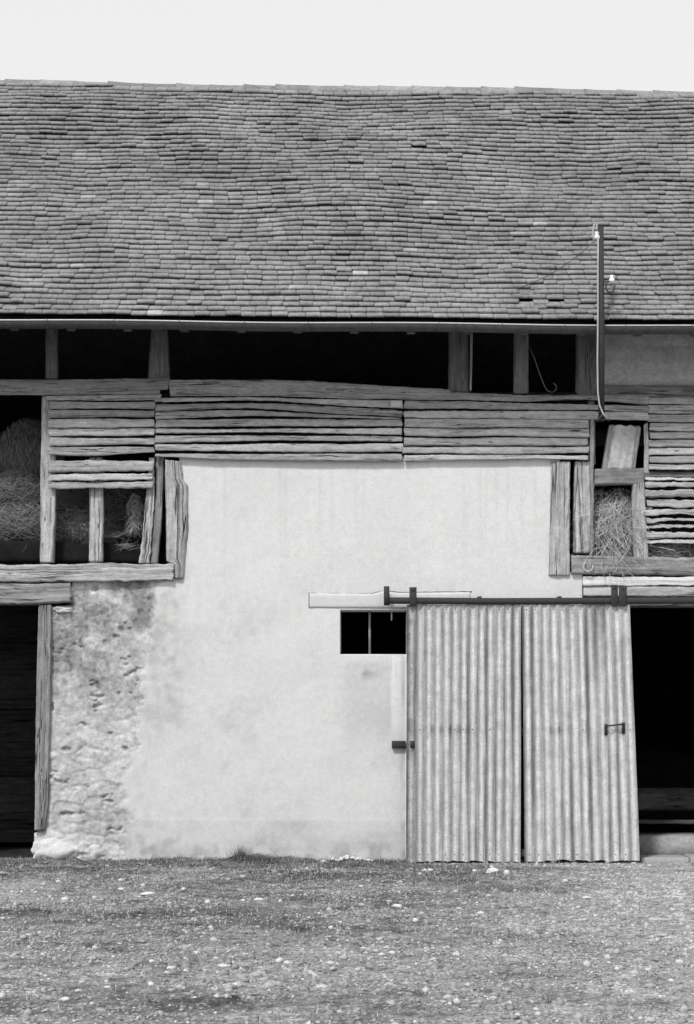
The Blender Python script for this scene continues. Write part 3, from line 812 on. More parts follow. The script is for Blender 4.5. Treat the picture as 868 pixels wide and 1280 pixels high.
GA = 0.100
def tiles(rear=False):
    m_ = MB()
    rows = int(5.5 / GA)
    V = []; T = []
    nq = 0; Fs = []
    wts = 7.6
    for r in range(rows):
        x = -wts + random.uniform(-0.2, 0)
        t0 = 0.0 + r * GA
        wav = random.uniform(0, 99)
        while x < wts:
            wd = random.gauss(0.172, 0.013)
            c = x + wd / 2
            if t0 > roof_len(c) - 0.14: x += wd; continue
            jit = fbm(np.array(c * 1.6), np.array(wav), 110, 3) * 0.011 + random.gauss(0, 0.0024)
            rot = random.gauss(0, 0.012); lift = 0.018 + abs(random.gauss(0, 0.007)) + 0.022 * max(0.0, float(fbm(np.array(c * 1.1), np.array(wav + 7.3), 115, 2)))
            th = random.uniform(0.021, 0.029)
            rr = random.random()
            tn = 0.272 * random.uniform(0.92, 1.07)
            if rr < 0.006: tn *= random.uniform(1.15, 1.5)
            elif rr < 0.03: tn *= 0.8
            if rr > 0.990: jit -= 0.03; rot += random.gauss(0, 0.12)
            elif rr > 0.965: lift += 0.008; rot += random.gauss(0, 0.035)
            ppx = c * PXM * 0.95 + CX
            dmg = (1.95 < c < 2.6 and 0.15 < t0 < 0.75)
            if dmg:
                jit += random.gauss(0, 0.008); rot += random.gauss(0, 0.05)
                if random.random() < 0.07: x += wd; continue
            if t0 < 0.9 and random.random() < 0.005: x += wd; continue
            if -0.02 < c < 0.22 and 0.72 < t0 < 0.82: tn = 0.5
            gp = random.uniform(0.0005, 0.0035)
            L = 0.20
            us = np.array([0, 0.12, 0.5, 0.88, 1.0])
            xs = x + gp / 2 + us * (wd - gp)
            lowj = np.array([0.010 * random.random(), 0.001, random.gauss(0, .0012), 0.001, 0.010 * random.random()])
            if random.random() < 0.06: lowj[random.choice((0, 4))] += random.uniform(0.01, 0.03)
            tl = t0 + jit + lowj + (xs - c) * math.tan(rot)
            tu = np.full(5, min(t0 + L, float(roof_len(c)))) + (xs - c) * math.tan(rot)
            tl = np.maximum(tl, -0.03)
            crown = np.array([0, .002, .004, .002, 0])
            slope = 0.185
            hb = L * slope
            P1 = rp(xs, tl, 0) ; 
            uu = und(c, t0 + 0.05)
            def pt(xx, tt, h):
                q = uu + (und(xx, t0 + 0.05 + 0 * xx) - uu) + h
                return np.stack([xx, EY + tt * cs - q * sn, eave_z(xx) + tt * sn + q * cs], -1)
            a = pt(xs, tl, hb + lift + crown)           # lower edge bottom
            b2 = pt(xs, tl + 0.002, hb + lift + crown + th)   # lower edge top
            u2 = pt(xs, tu, 0.002 + crown * 0 + th)
            u1 = pt(xs, tu, 0.0 * xs)
            V.append(np.concatenate([a, b2, u2, u1]))
            T.append(np.full(20, tn))
            n = nq
            for i in range(4):
                Fs.append((n + i, n + i + 1, n + 5 + i + 1, n + 5 + i))
                Fs.append((n + 5 + i, n + 6 + i, n + 11 + i, n + 10 + i))
                Fs.append((n + i, n + 15 + i, n + 16 + i, n + 1 + i))
            Fs.append((n, n + 5, n + 10, n + 15)); Fs.append((n + 4, n + 19, n + 14, n + 9))
            nq += 20
            x += wd
    m_.add(np.concatenate(V), Fs, None, np.concatenate(T))
    return m_
roof = tiles().build('roof', M_TILE, barn)
roof['label'] = 'long sagging roof slope of small flat clay tiles'
# boarding under the tiles, both slopes
mb = MB()
xs = np.linspace(-9.2, 9.2, 93); ts = np.linspace(-0.02, 5.08, 40)
Xg, Tg = np.meshgrid(xs, ts)
top = rp(Xg, Tg, -0.012); bot = rp(Xg, Tg, -0.05)
n1, n2 = Xg.shape
idg = np.arange(n1 * n2).reshape(n1, n2)
q = np.stack([idg[:-1, :-1], idg[:-1, 1:], idg[1:, 1:], idg[1:, :-1]], -1).reshape(-1, 4)
mb.add(top.reshape(-1, 3), q.tolist(), None, 0.3)
mb.add(bot.reshape(-1, 3), q[:, ::-1].tolist(), None, 0.3)
mb.build('roof_boarding', M_INT, barn)
# rear slope (plain course of slabs, never in view)
mb = MB()
ridge_y = EY + 5.20 * cs
v = [(-9.2, ridge_y + 0.02, 5.966 + 5.13 * sn), (9.2, ridge_y + 0.02, 5.86 + 5.07 * sn), (9.2, 9.4, 5.1), (-9.2, 9.4, 5.1)]
mb.add(v + [(a[0], a[1], a[2] - 0.08) for a in v], [(0, 1, 2, 3), (7, 6, 5, 4), (0, 4, 5, 1), (1, 5, 6, 2), (2, 6, 7, 3), (3, 7, 4, 0)], None, 0.17)
o = mb.build('roof', M_TILE, barn); o['label'] = 'rear roof slope'
for s_ in (-1, 1):   # front slope beyond the framed width
    mb = MB()
    xs2 = np.linspace(7.6 * s_, 9.2 * s_, 9); Xg, Tg = np.meshgrid(xs2, np.linspace(0, 5.1, 56))
    sp_ = rp(Xg, Tg, 0.03); ii = np.arange(Xg.size).reshape(Xg.shape)
    q = np.stack([ii[:-1, :-1], ii[:-1, 1:], ii[1:, 1:], ii[1:, :-1]], -1).reshape(-1, 4)
    mb.add(sp_.reshape(-1, 3), q.tolist(), None, 0.165)
    mb.build('roof', M_TILE, barn)['label'] = 'end strip of the roof slope'

# rafters
x = -8.6
while x < 8.7:
    mb = MB()
    for_pts = []
    w_ = 0.045
    v = []
    for t_ in (0.03, 5.0):
        for hh in (-0.055, -0.17):
            for xx in (x - w_, x + w_):
                v.append(tuple(rp(np.array(xx), np.array(t_), hh if t_ > 1 else hh)))
    mb.add(v, [(0, 1, 3, 2), (4, 6, 7, 5), (0, 4, 5, 1), (2, 3, 7, 6), (0, 2, 6, 4), (1, 5, 7, 3)], None, 0.4)
    mb.build('rafter', M_DARK, barn)
    x += 0.62

# ridge tiles
x = -7.8
k = 0
while x < 7.8:
    Lr = random.uniform(0.40, 0.46)
    t_ = float(roof_len(x + Lr / 2))
    ry = EY + t_ * cs; 
    def rz(xx): return float(eave_z(xx)) + float(roof_len(xx)) * sn
    lift = random.choice([0, 0.0, 0.006, 0.014, 0.004])
    mb = MB(); V = []; seg = 10; na = 4
    tilt = random.uniform(-0.004, 0.004)
    for i in range(na):
        xx = x + (Lr + 0.03) * i / (na - 1)
        rad = 0.128 + (0.008 if i == 0 else 0.0) + random.uniform(-.001, .001)
        for thk in (0, 0.016):
            for a_ in range(seg + 1):
                an = math.pi * (0.02 + 0.96 * a_ / seg)
                rr_ = rad - thk
                V.append((xx, ry + 0.08 - rr_ * math.cos(an), rz(xx) - 0.03 + lift + tilt * (i - 1.5) + rr_ * 0.95 * math.sin(an)))
    W2 = seg + 1; F = []
    for i in range(na - 1):
        for a_ in range(seg):
            o1 = i * 2 * W2 + a_; o2 = (i + 1) * 2 * W2 + a_
            F.append((o1, o1 + 1, o2 + 1, o2)); F.append((o1 + W2, o2 + W2, o2 + W2 + 1, o1 + W2 + 1))
        for a_ in (0, seg):
            o1 = i * 2 * W2 + a_; o2 = (i + 1) * 2 * W2 + a_
            F.append((o1, o2, o2 + W2, o1 + W2))
    for i in (0, na - 1):
        for a_ in range(seg):
            o1 = i * 2 * W2 + a_; F.append((o1, o1 + W2, o1 + W2 + 1, o1 + 1))
    mb.add(V, F, None, random.choice([0.27, 0.22, 0.30, 0.25, 0.20, 0.29]))
    mb.build('ridge_tile', M_TILE, roof)
    x += Lr; k += 1

# gutter with rolled bead and brackets
mb = MB(); V = []; xs = np.linspace(-9.2, 9.2, 185); prof = []
for i in range(13):
    an = math.pi + math.pi * i / 12
    prof.append((0.068 * math.cos(an), 0.078 * math.sin(an)))
prof2 = [(a * 0.95, b_ * 0.95) for a, b_ in reversed(prof)]
pr = prof + prof2
np_ = len(pr)
def gz(x): return float(eave_z(x)) - 0.035 + 0.006 * math.sin(x * 1.9)
GY = EY - 0.045
for xx in xs:
    for a, b_ in pr: V.append((xx, GY + a, gz(xx) + b_))
F = [(i * np_ + k_, i * np_ + (k_ + 1) % np_, (i + 1) * np_ + (k_ + 1) % np_, (i + 1) * np_ + k_) for i in range(len(xs) - 1) for k_ in range(np_)]
mb.add(V, F, None, 0.5)
tube(mb, [(xx, GY - 0.070, gz(xx) + 0.004) for xx in xs[::2]], 0.0085, 8, 0.6, 1)
gut = mb.build('gutter', [M_ZINC, M_ZINCB], barn, smooth=True)
for ppx in (-100, -20, 62, 145, 226, 307, 386, 465, 548, 627, 705, 780, 862, 940):
    xx = (ppx - CX) / PXM * 0.967
    mb = MB()
    pts = [(xx, GY + 0.072 * math.cos(math.pi + math.pi * i / 10), gz(xx) + 0.082 * math.sin(math.pi + math.pi * i / 10)) for i in range(11)]
    tube(mb, [(xx, GY - 0.078, gz(xx) + 0.016)] + pts + [(xx, GY + 0.075, gz(xx) + 0.03)], 0.006, 6, 0.9)
    mb.build('gutter_bracket', M_ZINC, gut)

# --- window: frame, mullion
p0 = P(426, 818); p1 = P(509, 762)
win = bpy.data.objects.new('window', None); COL.objects.link(win); win.parent = barn
win.location = ((p0[0] + p1[0]) / 2, 0.2, p0[2])
def wpart(name, mb, mat):
    o = mb.build(name, mat, win); o.matrix_parent_inverse = win.matrix_basis.inverted() if False else o.matrix_parent_inverse
    o.location = -win.location
    return o
mb = MB(); xm = P(462.5, 800)[0]
box(mb, xm - 0.013, xm + 0.013, 0.16, 0.20, p0[2] + 0.0, p1[2], 0.45, horizontal=False); wpart('mullion', mb, M_WOOD)
mb = MB(); box(mb, p0[0] - 0.03, p1[0] + 0.03, 0.02, 0.42, p0[2] - 0.03, p0[2] + 0.003, 0.6); wpart('sill', mb, M_PLASTER)
mb = MB()
xk = P(490, 768)[0]; box(mb, xk - 0.008, xk + 0.008, 0.10, 0.11, P(0, 775)[2], P(0, 764)[2], 0.9); wpart('catch', mb, M_PVC)
mb = MB()
box(mb, p0[0] - 0.05, p0[0] + 0.01, 0.17, 0.21, p0[2], p1[2], 0.3); wpart('frame', mb, M_DARK)
mb = MB(); box(mb, p1[0] - 0.01, p1[0] + 0.05, 0.17, 0.21, p0[2], p1[2], 0.3)
wpart('frame', mb, M_DARK)

# --- sliding door
DY = -0.17
door = bpy.data.objects.new('sliding_door', None); COL.objects.link(door); door.parent = barn
door['label'] = 'tall sliding door of two rusted corrugated sheets'
dx, _, _ = P(654, 1078, DY); door.location = (dx, DY, 0)
def dpart(name, mb, mat, smooth=False, label=None):
    o = mb.build(name, mat, door, smooth=smooth); o.location = -door.location
    if label: o['label'] = label
    return o
def sheet(xt0, xb0, xt1, xb1, yt, yb, waves, seed, yoff):
    m_ = MB()
    nu = waves * 12 + 1; nz = 90
    U, Wt = np.meshgrid(np.linspace(0, 1, nu), np.linspace(0, 1, nz))
    xl = xt0 + (xb0 - xt0) * Wt; xr = xt1 + (xb1 - xt1) * Wt
    PXg = xl + (xr - xl) * U
    yb_ = yb + 2.2 * fbm(U * 9, U * 0, seed, 3) + 1.0 * np.where(np.sin(U * 40 + seed) > 0.6, 1, 0)
    yt_ = yt + 0.5 * fbm(U * 9, U * 0, seed + 1, 2)
    PYg = yt_ + (yb_ - yt_) * Wt
    ph = U * waves * 2 * math.pi + 0.12 * fbm(U * 3, Wt * 2, seed + 2, 2)
    amp = 0.0135 * (1 + 0.25 * fbm(U * 5, Wt * 3, seed + 3, 3))
    dep = DY + yoff - amp * np.cos(ph) + fbm(U * 2, Wt * 2, seed + 4, 3) * 0.022 + fbm(U * 16, Wt * 12, seed + 6, 3) * 0.004
    # horizontal lap, upper sheet over lower
    dep = dep + np.where(PYg > 914, 0.004, 0.0)
    k = (CAM_D + DY) / CAM_D
    X = (PXg - CX) / PXM * k; Z = CAM_H + (HY - PYg) / PXM * k
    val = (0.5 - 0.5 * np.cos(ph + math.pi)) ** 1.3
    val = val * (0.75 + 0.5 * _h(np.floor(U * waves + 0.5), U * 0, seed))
    # dirt spots around the nails
    for i in range(waves):
        if _h(np.array(float(i)), np.array(0.0), seed) < 0.4:
            cxn = xl + (xr - xl) * (i + 0.98) / waves
            val = np.clip(val + 1.0 * np.exp(-(((PXg - cxn) / 2.2) ** 2 + ((PYg - 912) / 5) ** 2)), 0, 1.6)
    ii = np.arange(nu * nz).reshape(nz, nu)
    q = np.stack([ii[:-1, :-1], ii[1:, :-1], ii[1:, 1:], ii[:-1, 1:]], -1).reshape(-1, 4)
    fr = np.stack([X, dep, Z], -1).reshape(-1, 3)
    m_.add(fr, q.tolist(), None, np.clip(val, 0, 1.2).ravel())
    bk = fr.copy(); bk[:, 1] += 0.003
    m_.add(bk, q[:, ::-1].tolist(), None, np.clip(val, 0, 1.2).ravel())
    # nails
    for i in range(waves):
        for yy in (762, 912, 1068):
            if random.random() < (0.35 if yy == 912 else 0.72):
                u_ = (i + 0.5) / waves; wv = (yy - yt) / (yb - yt)
                cpx = xt0 + (xb0 - xt0) * wv + ((xt1 + (xb1 - xt1) * wv) - (xt0 + (xb0 - xt0) * wv)) * u_
                cc = ((cpx - CX) / PXM * k, DY + yoff - 0.004 - 0.013, CAM_H + (HY - yy) / PXM * k)
                a, f = ICO[1]
                m_.add(a * np.array([0.008, 0.006, 0.008]) + np.array(cc), f, None, 0.5, 1)
    return m_
s1 = dpart('corrugated_sheet', sheet(509, 507.5, 651.5, 651, 755.5, 1077, 13, 200, 0.0), [M_SHEET, M_IRON], True, 'left corrugated sheet')
s2 = dpart('corrugated_sheet', sheet(652.5, 656, 787, 800, 755.5, 1076, 12, 230, -0.008), [M_SHEET, M_IRON], True, 'right corrugated sheet with the handle')
mb = MB()
for yy in (764, 910, 1062): timber(mb, [(512, yy), (784, yy)], [(512, yy + 10), (784, yy + 10)], DY + 0.062, 0.035, t=0.3)
for xx in (514, 640, 660, 776): timber(mb, [(xx, 775), (xx, 1060)], [(xx + 9, 775), (xx + 9, 1060)], DY + 0.10, 0.03, t=0.3)
dpart('door_frame', mb, M_DARK)
# handle
mb = MB()
hx0, hy_, hz0 = P(758, 905, DY - 0.05); hx1 = P(779, 905, DY)[0]
for hx, zt, zb in ((hx0, 905, 919), (hx1, 903, 917)):
    z0 = P(0, zb, DY)[2]; z1 = P(0, zt, DY)[2]
    box(mb, hx - 0.018, hx + 0.018, DY - 0.034, DY - 0.024, z0, z1, 0.4)
tube(mb, [(hx0, DY - 0.03, P(0, 908, DY)[2]), (hx0, DY - 0.075, P(0, 907.5, DY)[2]), (hx1, DY - 0.075, P(0, 905, DY)[2]), (hx1, DY - 0.03, P(0, 905.5, DY)[2])], 0.009, 8, 0.4)
dpart('handle', mb, M_IRON)
# hangers and latch eye on the door
for (a_, b_, c_, d_) in ((512, 521, 734, 758), (764, 772.5, 731, 758), (773.5, 783, 733, 758)):
    mb = MB(); q0 = P(a_, d_, DY - 0.03); q1 = P(b_, c_, DY - 0.03)
    box(mb, q0[0], q1[0], DY - 0.045 - (0.004 if a_ > 773 else 0), DY - 0.033, q0[2], q1[2], 0.5)
    c_x = (q0[0] + q1[0]) / 2
    tube(mb, [(c_x, DY - 0.05, q1[2] - 0.03), (c_x, DY + 0.0, q1[2] - 0.03)], 0.022, 12, 0.3)
    o = dpart('hanger', mb, M_IRON)
    bv = o.modifiers.new('bevel', 'BEVEL'); bv.width = 0.003
mb = MB(); q0 = P(513, 935, DY); q1 = P(518, 926, DY); box(mb, q0[0], q1[0], DY - 0.03, DY - 0.012, q0[2], q1[2], 0.4); dpart('latch_eye', mb, M_IRON)
# rail
mb = MB()
def rail_z(px): return np.interp(px, [480, 620, 868, 1120], [746.5, 747.5, 746.5, 746])
N_ = 60; V = []
for i in range(N_):
    px_ = 482 + (1120 - 482) * i / (N_ - 1)
    for yy_, dd in ((0, -0.030), (8.3, -0.030), (8.3, -0.012), (0, -0.012)):
        V.append(P(px_, rail_z(px_) + yy_, DY + dd))
F = [(i * 4 + k_, i * 4 + (k_ + 1) % 4, (i + 1) * 4 + (k_ + 1) % 4, (i + 1) * 4 + k_) for i in range(N_ - 1) for k_ in range(4)] + [(3, 2, 1, 0), tuple((N_ - 1) * 4 + i for i in range(4))]
mb.add(V, F, None, 0.5)
rail = mb.build('door_rail', M_IRON, barn)
mb = MB(); q0 = P(480, 757, DY); q1 = P(487, 733, DY)
box(mb, q0[0], q1[0], DY - 0.036, DY - 0.018, q0[2], q1[2], 0.5); box(mb, q0[0] + 0.01, q1[0] - 0.01, DY - 0.018, 0.0, q1[2] - 0.08, q1[2] - 0.03, 0.5)
mb.build('rail_stop', M_IRON, rail)
for px_ in (600, 700, 845, 960):
    mb = MB(); q = P(px_, 744, DY); box(mb, q[0] - 0.02, q[0] + 0.02, DY - 0.008, 0.0, q[2] - 0.05, q[2] - 0.012, 0.5); mb.build('rail_bracket', M_IRON, rail)
mb = MB(); q0 = P(490, 935); q1 = P(507, 926); box(mb, q0[0], q1[0], -0.05, 0.03, q0[2], q1[2], 0.4)
tube(mb, [((q0[0] + q1[0]) / 2 + 0.03, -0.05, q0[2] + 0.02), ((q0[0] + q1[0]) / 2 + 0.08, -0.075, q0[2] + 0.03)], 0.008)
o = mb.build('latch', M_IRON, barn); bv = o.modifiers.new('bevel', 'BEVEL'); bv.width = 0.005
# timber jamb pale strip left of the door
mb = MB(); timber(mb, [(506, 819), (507, 1076)], [(519, 819), (519, 1076)], -0.012, 0.2, t=0.6, fa=0.002, ea=0.002); mb.build('door_jamb', M_PLASTER, barn)
# iron ring hook at the right
mb = MB(); q = P(735, 708, -0.07)
tube(mb, [(q[0] - 0.02, -0.03, q[2] + 0.07), (q[0] - 0.035, -0.09, q[2] + 0.03)] + [(q[0] + 0.052 * math.cos(a_), -0.09, q[2] - 0.005 + 0.052 * math.sin(a_)) for a_ in np.linspace(2.5, 6.6, 12)], 0.0075, 8, 0.9)
mb.build('iron_ring', M_PVC, barn)

# ------------------------------------------------------------------ electric mast on the front
mast = empty('electric_mast', P(751, 525, -0.93), 'thin dark service mast with insulators rising past the gutter against the tiles', 'mast')
ML = Vector(mast.location)
def mpart(name, mb, mat, smooth=True):
    o = mb.build(name, mat, mast, smooth=smooth); o.location = -ML; return o
MY = -0.93
mb = MB(); tube(mb, [P(752.0, 526, MY), P(752, 400, MY), P(750.8, 284, MY)], 0.034, 12, 0.5); mpart('pole', mb, M_IRON)
mb = MB()
cp = [(749, 290), (748.7, 330), (748.6, 400), (748.0, 450), (748.6, 490), (750.5, 506), (755, 517), (761, 524)]
tube(mb, [P(a_ - 1, b_, MY - 0.040) for a_, b_ in cp], 0.0095, 8, 0.5); mpart('conduit', mb, M_PVC)
mb = MB(); tube(mb, [P(752, 520, MY), P(750, 524, -0.05)], 0.016, 8, 0.4); mpart('wall_bracket', mb, M_IRON)
mb = MB(); tube(mb, [P(752, 420, MY), P(750, 428, 0.03)], 0.014, 8, 0.4); mpart('wall_bracket', mb, M_IRON)
mb = MB(); tube(mb, [P(746, 527, MY - .01), P(753, 519, MY - 0.03), P(762, 526, MY - .01)], 0.012, 8, 0.8)
mpart('foot_clamp', mb, M_IRON)
for (ix, iy, sc_) in ((746.5, 295, 1.0), (765, 349, 0.95)):
    mb = MB(); c = P(ix, iy, MY - 0.02)
    pr_ = [(0, .04), (.018, .038), (.024, .022), (.018, .012), (.030, .0), (.034, -.014), (.024, -.03), (0, -.034)]
    V = []; sg = 14
    for r_, z_ in pr_:
        for k_ in range(sg): V.append((c[0] + max(r_, .001) * sc_ * math.cos(6.2832 * k_ / sg), c[1] + max(r_, .001) * sc_ * math.sin(6.2832 * k_ / sg), c[2] + z_ * sc_ * 1.2))
    F = [(i * sg + k_, i * sg + (k_ + 1) % sg, (i + 1) * sg + (k_ + 1) % sg, (i + 1) * sg + k_) for i in range(len(pr_) - 1) for k_ in range(sg)]
    mb.add(V, F, None, 0.6); mpart('insulator', mb, M_CERAM)
mb = MB()
tube(mb, [P(743.5, 303, MY - 0.03), P(741.5, 296, MY - 0.03), P(741.5, 286, MY - 0.03), P(743, 280, MY - 0.03), P(746, 280, MY - 0.03), P(747, 290, MY - 0.03)], 0.010, 8, 0.5)
mpart('cable_loop', mb, M_PVC)
mb = MB()
tube(mb, [P(752, 353, MY), P(757, 352, MY - 0.02), P(765, 352, MY - 0.02)], 0.009, 8); mpart('arm', mb, M_IRON); mb = MB()
tube(mb, [P(750, 286, MY), P(746, 288, MY - 0.02), P(746, 296, MY - 0.02)], 0.009, 8); mpart('arm', mb, M_IRON); mb = MB()
tube(mb, [P(759, 352, MY - .03)] + [P(763 + 5.5 * math.cos(a_), 358 + 7.5 * math.sin(a_), MY - 0.03) for a_ in np.linspace(2.9, -0.3, 12)] , 0.0095, 8, 0.9)
mpart('cable_loop', mb, M_IRON)
def roof_hit(px, py):
    best = None
    for t_ in np.linspace(0, 5.4, 800):
        yv = EY + t_ * cs; zv = 5.93 + t_ * sn
        sc_ = HY - (zv - CAM_H) * FPX / (CAM_D + yv)
        if sc_ <= py: return ((px - CX) / FPX * (CAM_D + yv), yv - 0.05, zv + 0.06)
h_ = Vector(roof_hit(650, 368)); a0 = Vector(P(743, 302, MY - 0.03))
mb = MB(); tube(mb, [a0 + (h_ - a0) * s - Vector((0, 0, 0.10 * math.sin(math.pi * s))) * 0.6 for s in np.linspace(0, 1, 14)], 0.0042, 6, 0.5); mpart('stay_wire', mb, M_WIRE)
h_ = Vector(roof_hit(800, 345)); a0 = Vector(P(769, 346, MY - 0.02))
mb = MB(); tube(mb, [a0 + (h_ - a0) * s for s in np.linspace(0, 1, 8)], 0.003, 6, 0.5); mpart('stay_wire', mb, M_WIRE)

# loose wire hanging in the eaves opening
mb = MB()
tube(mb, [P(a_, b_, 0.10) for a_, b_ in ((661, 432), (668, 447), (675, 468), (682, 485), (685, 488.5), (688, 490), (691.5, 490), (694.5, 488), (696, 485), (695, 481), (692, 479))], 0.004, 6, 0.1)
o = mb.build('loose_wire', M_PVC, loc=P(675, 468, 0.10)); tag(o, 'thin loose wire dangling in the dark eaves opening left of the mast', 'wire')

# ------------------------------------------------------------------ hay
def hay(name, label, blobs, nstr, seed, cat='hay', L=(0.12, 0.32), hang=0.0, tone=(0.3, 0.9), wd=0.003, prot=1.2):
    rs = np.random.default_rng(seed)
    m_ = MB()
    for (c, s) in blobs:
        v, f = ICO[4]
        nz = np.array([mn.fractal(Vector(q) * 2.3 + Vector((seed, 0, 0)), 1.0, 2.0, 4) for q in v])
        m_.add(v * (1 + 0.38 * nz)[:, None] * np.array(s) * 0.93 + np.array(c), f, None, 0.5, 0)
    V = []; F = []; T = []; n = 0
    for i in range(nstr):
        c, s = blobs[rs.integers(len(blobs))]
        d = rs.normal(size=3); d[1] = -abs(d[1]); d /= np.linalg.norm(d)
        p = np.array(c) + d * np.array(s) * rs.uniform(0.95, prot)
        ln = rs.uniform(*L)
        dr = rs.normal(size=3); dr -= d * dr.dot(d) * 0.8; dr[2] *= 0.55; dr /= np.linalg.norm(dr)
        dr = dr * (1 - hang) + np.array([0, 0, -1]) * hang
        cur = rs.normal(size=3) * 0.6
        pts = []
        for k_ in range(6):
            pts.append(p.copy()); p = p + dr * ln / 5
            dr = dr + cur * 0.07 + d * -0.06 + np.array([0, 0, -0.05]); dr /= np.linalg.norm(dr)
        for a_ in range(6):
            q = pts[a_]; w2 = wd * (1 - 0.1 * a_)
            V += [q + np.array([0.3 * w2, 0, w2]), q - np.array([0.3 * w2, 0, w2]), q + np.array([w2, -w2, 0])]
        for a_ in range(5):
            b_ = n + a_ * 3
            F += [(b_, b_ + 1, b_ + 4, b_ + 3), (b_ + 1, b_ + 2, b_ + 5, b_ + 4), (b_ + 2, b_, b_ + 3, b_ + 5)]
        T += [rs.uniform(*tone)] * 18
        n += 18
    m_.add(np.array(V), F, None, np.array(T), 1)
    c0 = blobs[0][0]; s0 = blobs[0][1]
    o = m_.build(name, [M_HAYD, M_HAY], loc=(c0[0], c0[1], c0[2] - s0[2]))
    tag(o, label, cat); o['group'] = 'hay stored in the loft openings'
    return o
def W(px, py, y): return P(px, py, y)
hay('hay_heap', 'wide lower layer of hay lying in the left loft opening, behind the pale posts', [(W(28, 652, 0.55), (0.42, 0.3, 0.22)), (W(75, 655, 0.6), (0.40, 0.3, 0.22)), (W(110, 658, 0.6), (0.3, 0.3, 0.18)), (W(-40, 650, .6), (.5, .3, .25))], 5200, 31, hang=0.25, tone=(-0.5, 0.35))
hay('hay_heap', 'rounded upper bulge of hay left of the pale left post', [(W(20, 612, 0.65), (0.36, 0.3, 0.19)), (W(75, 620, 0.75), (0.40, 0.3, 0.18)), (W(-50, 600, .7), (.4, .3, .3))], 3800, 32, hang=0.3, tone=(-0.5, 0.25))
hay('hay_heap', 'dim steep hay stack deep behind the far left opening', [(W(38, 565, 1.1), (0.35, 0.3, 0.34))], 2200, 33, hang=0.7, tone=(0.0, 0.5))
hay('hay_heap', 'thin dark hay behind the middle post of the left opening', [(W(150, 640, 0.95), (0.42, 0.3, 0.34))], 1700, 34, hang=0.1, tone=(0.0, 0.4))
hay('hay_wisp', 'small tuft of hay hanging by the slanting brace in the left opening', [(W(169, 632, 0.28), (0.075, 0.06, 0.12)), (W(167, 650, 0.28), (0.03, 0.03, 0.08))], 380, 35, L=(0.08, 0.2), hang=0.5)
hay('hay_wisp', 'loose straws trailing on the beam left of the slanting brace', [(W(160, 684, 0.22), (0.09, 0.05, 0.05)), (W(140, 672, 0.24), (0.10, 0.05, 0.01))], 60, 36, L=(0.08, 0.2), tone=(0.0, 0.4), wd=0.002)
hay('hay_heap', 'bright tangled hay filling the right loft opening between pale posts', [(W(766, 658, 0.27), (0.25, 0.17, 0.34)), (W(772, 632, 0.30), (0.22, 0.16, 0.2)), (W(748, 650, .36), (.2, .2, .35))], 1500, 37, hang=0.45, L=(0.3, 0.7), tone=(0.4, 2.2), wd=0.0045, prot=1.04)
hay('hay_heap', 'dark hay stuffed under the splintered boards at the far right', [(W(830, 690, 0.28), (0.26, 0.2, 0.10)), (W(880, 690, 0.3), (0.3, 0.2, 0.10))], 1500, 38, tone=(0.1, 0.5))
# sill board below the left hay
part('loft_edge_board', M_INT, ([(-260, 678), (50, 676), (112, 680), (200, 683)], [(-260, 703), (200, 703)], 0.18, 0.06, dict(t=0.0)))
part('loft_edge_board', M_DARK, ([(743, 690), (1100, 690)], [(743, 699), (1100, 699)], 0.14, 0.06, dict(t=0.25)))

# ------------------------------------------------------------------ yard: chips, grass, stones
mb = MB()
cnt = 0; vI, fI = ICO[1]
Vv = []; Ff = []; Tt = []; n = 0
rs = np.random.default_rng(5)
NCH = 42000
yy = -12.2 * rs.random(NCH * 3) ** 0.85; xx = rs.uniform(-5.6, 5.6, NCH * 3)
dens = 1 - 0.80 * grassy(xx, yy) + 1.1 * fbm(xx * 1.6, yy * 2.4, 120, 4)
ok = rs.random(NCH * 3) < dens
xx = xx[ok][:NCH]; yy = yy[ok][:NCH]
zz = gh(xx, yy)
for i in range(len(xx)):
    s = 0.008 * (1 + rs.pareto(3.0)); s = min(s, 0.030)
    sc3 = np.array([s * rs.uniform(.8, 1.5), s * rs.uniform(.8, 1.4), s * rs.uniform(.35, .95)])
    v = vI * sc3 * rs.uniform(0.6, 1.3, (len(vI), 1))
    a_ = rs.uniform(0, 6.28); ca, sa = math.cos(a_), math.sin(a_)
    v = np.stack([v[:, 0] * ca - v[:, 1] * sa, v[:, 0] * sa + v[:, 1] * ca, v[:, 2]], 1) + np.array([xx[i], yy[i], zz[i] + s * 0.15])
    Vv.append(v); Ff += [(a + n, b + n, c + n) for a, b, c in fI]; Tt.append(np.full(len(vI), rs.beta(1.0, 2.6) * 1.5 - 0.35)); n += len(vI)
mb.add(np.concatenate(Vv), Ff, None, np.concatenate(Tt))
o = mb.build('gravel', M_CHIP); tag(o, 'pale gravel chips strewn over the dirt yard', 'gravel'); o['kind'] = 'stuff'

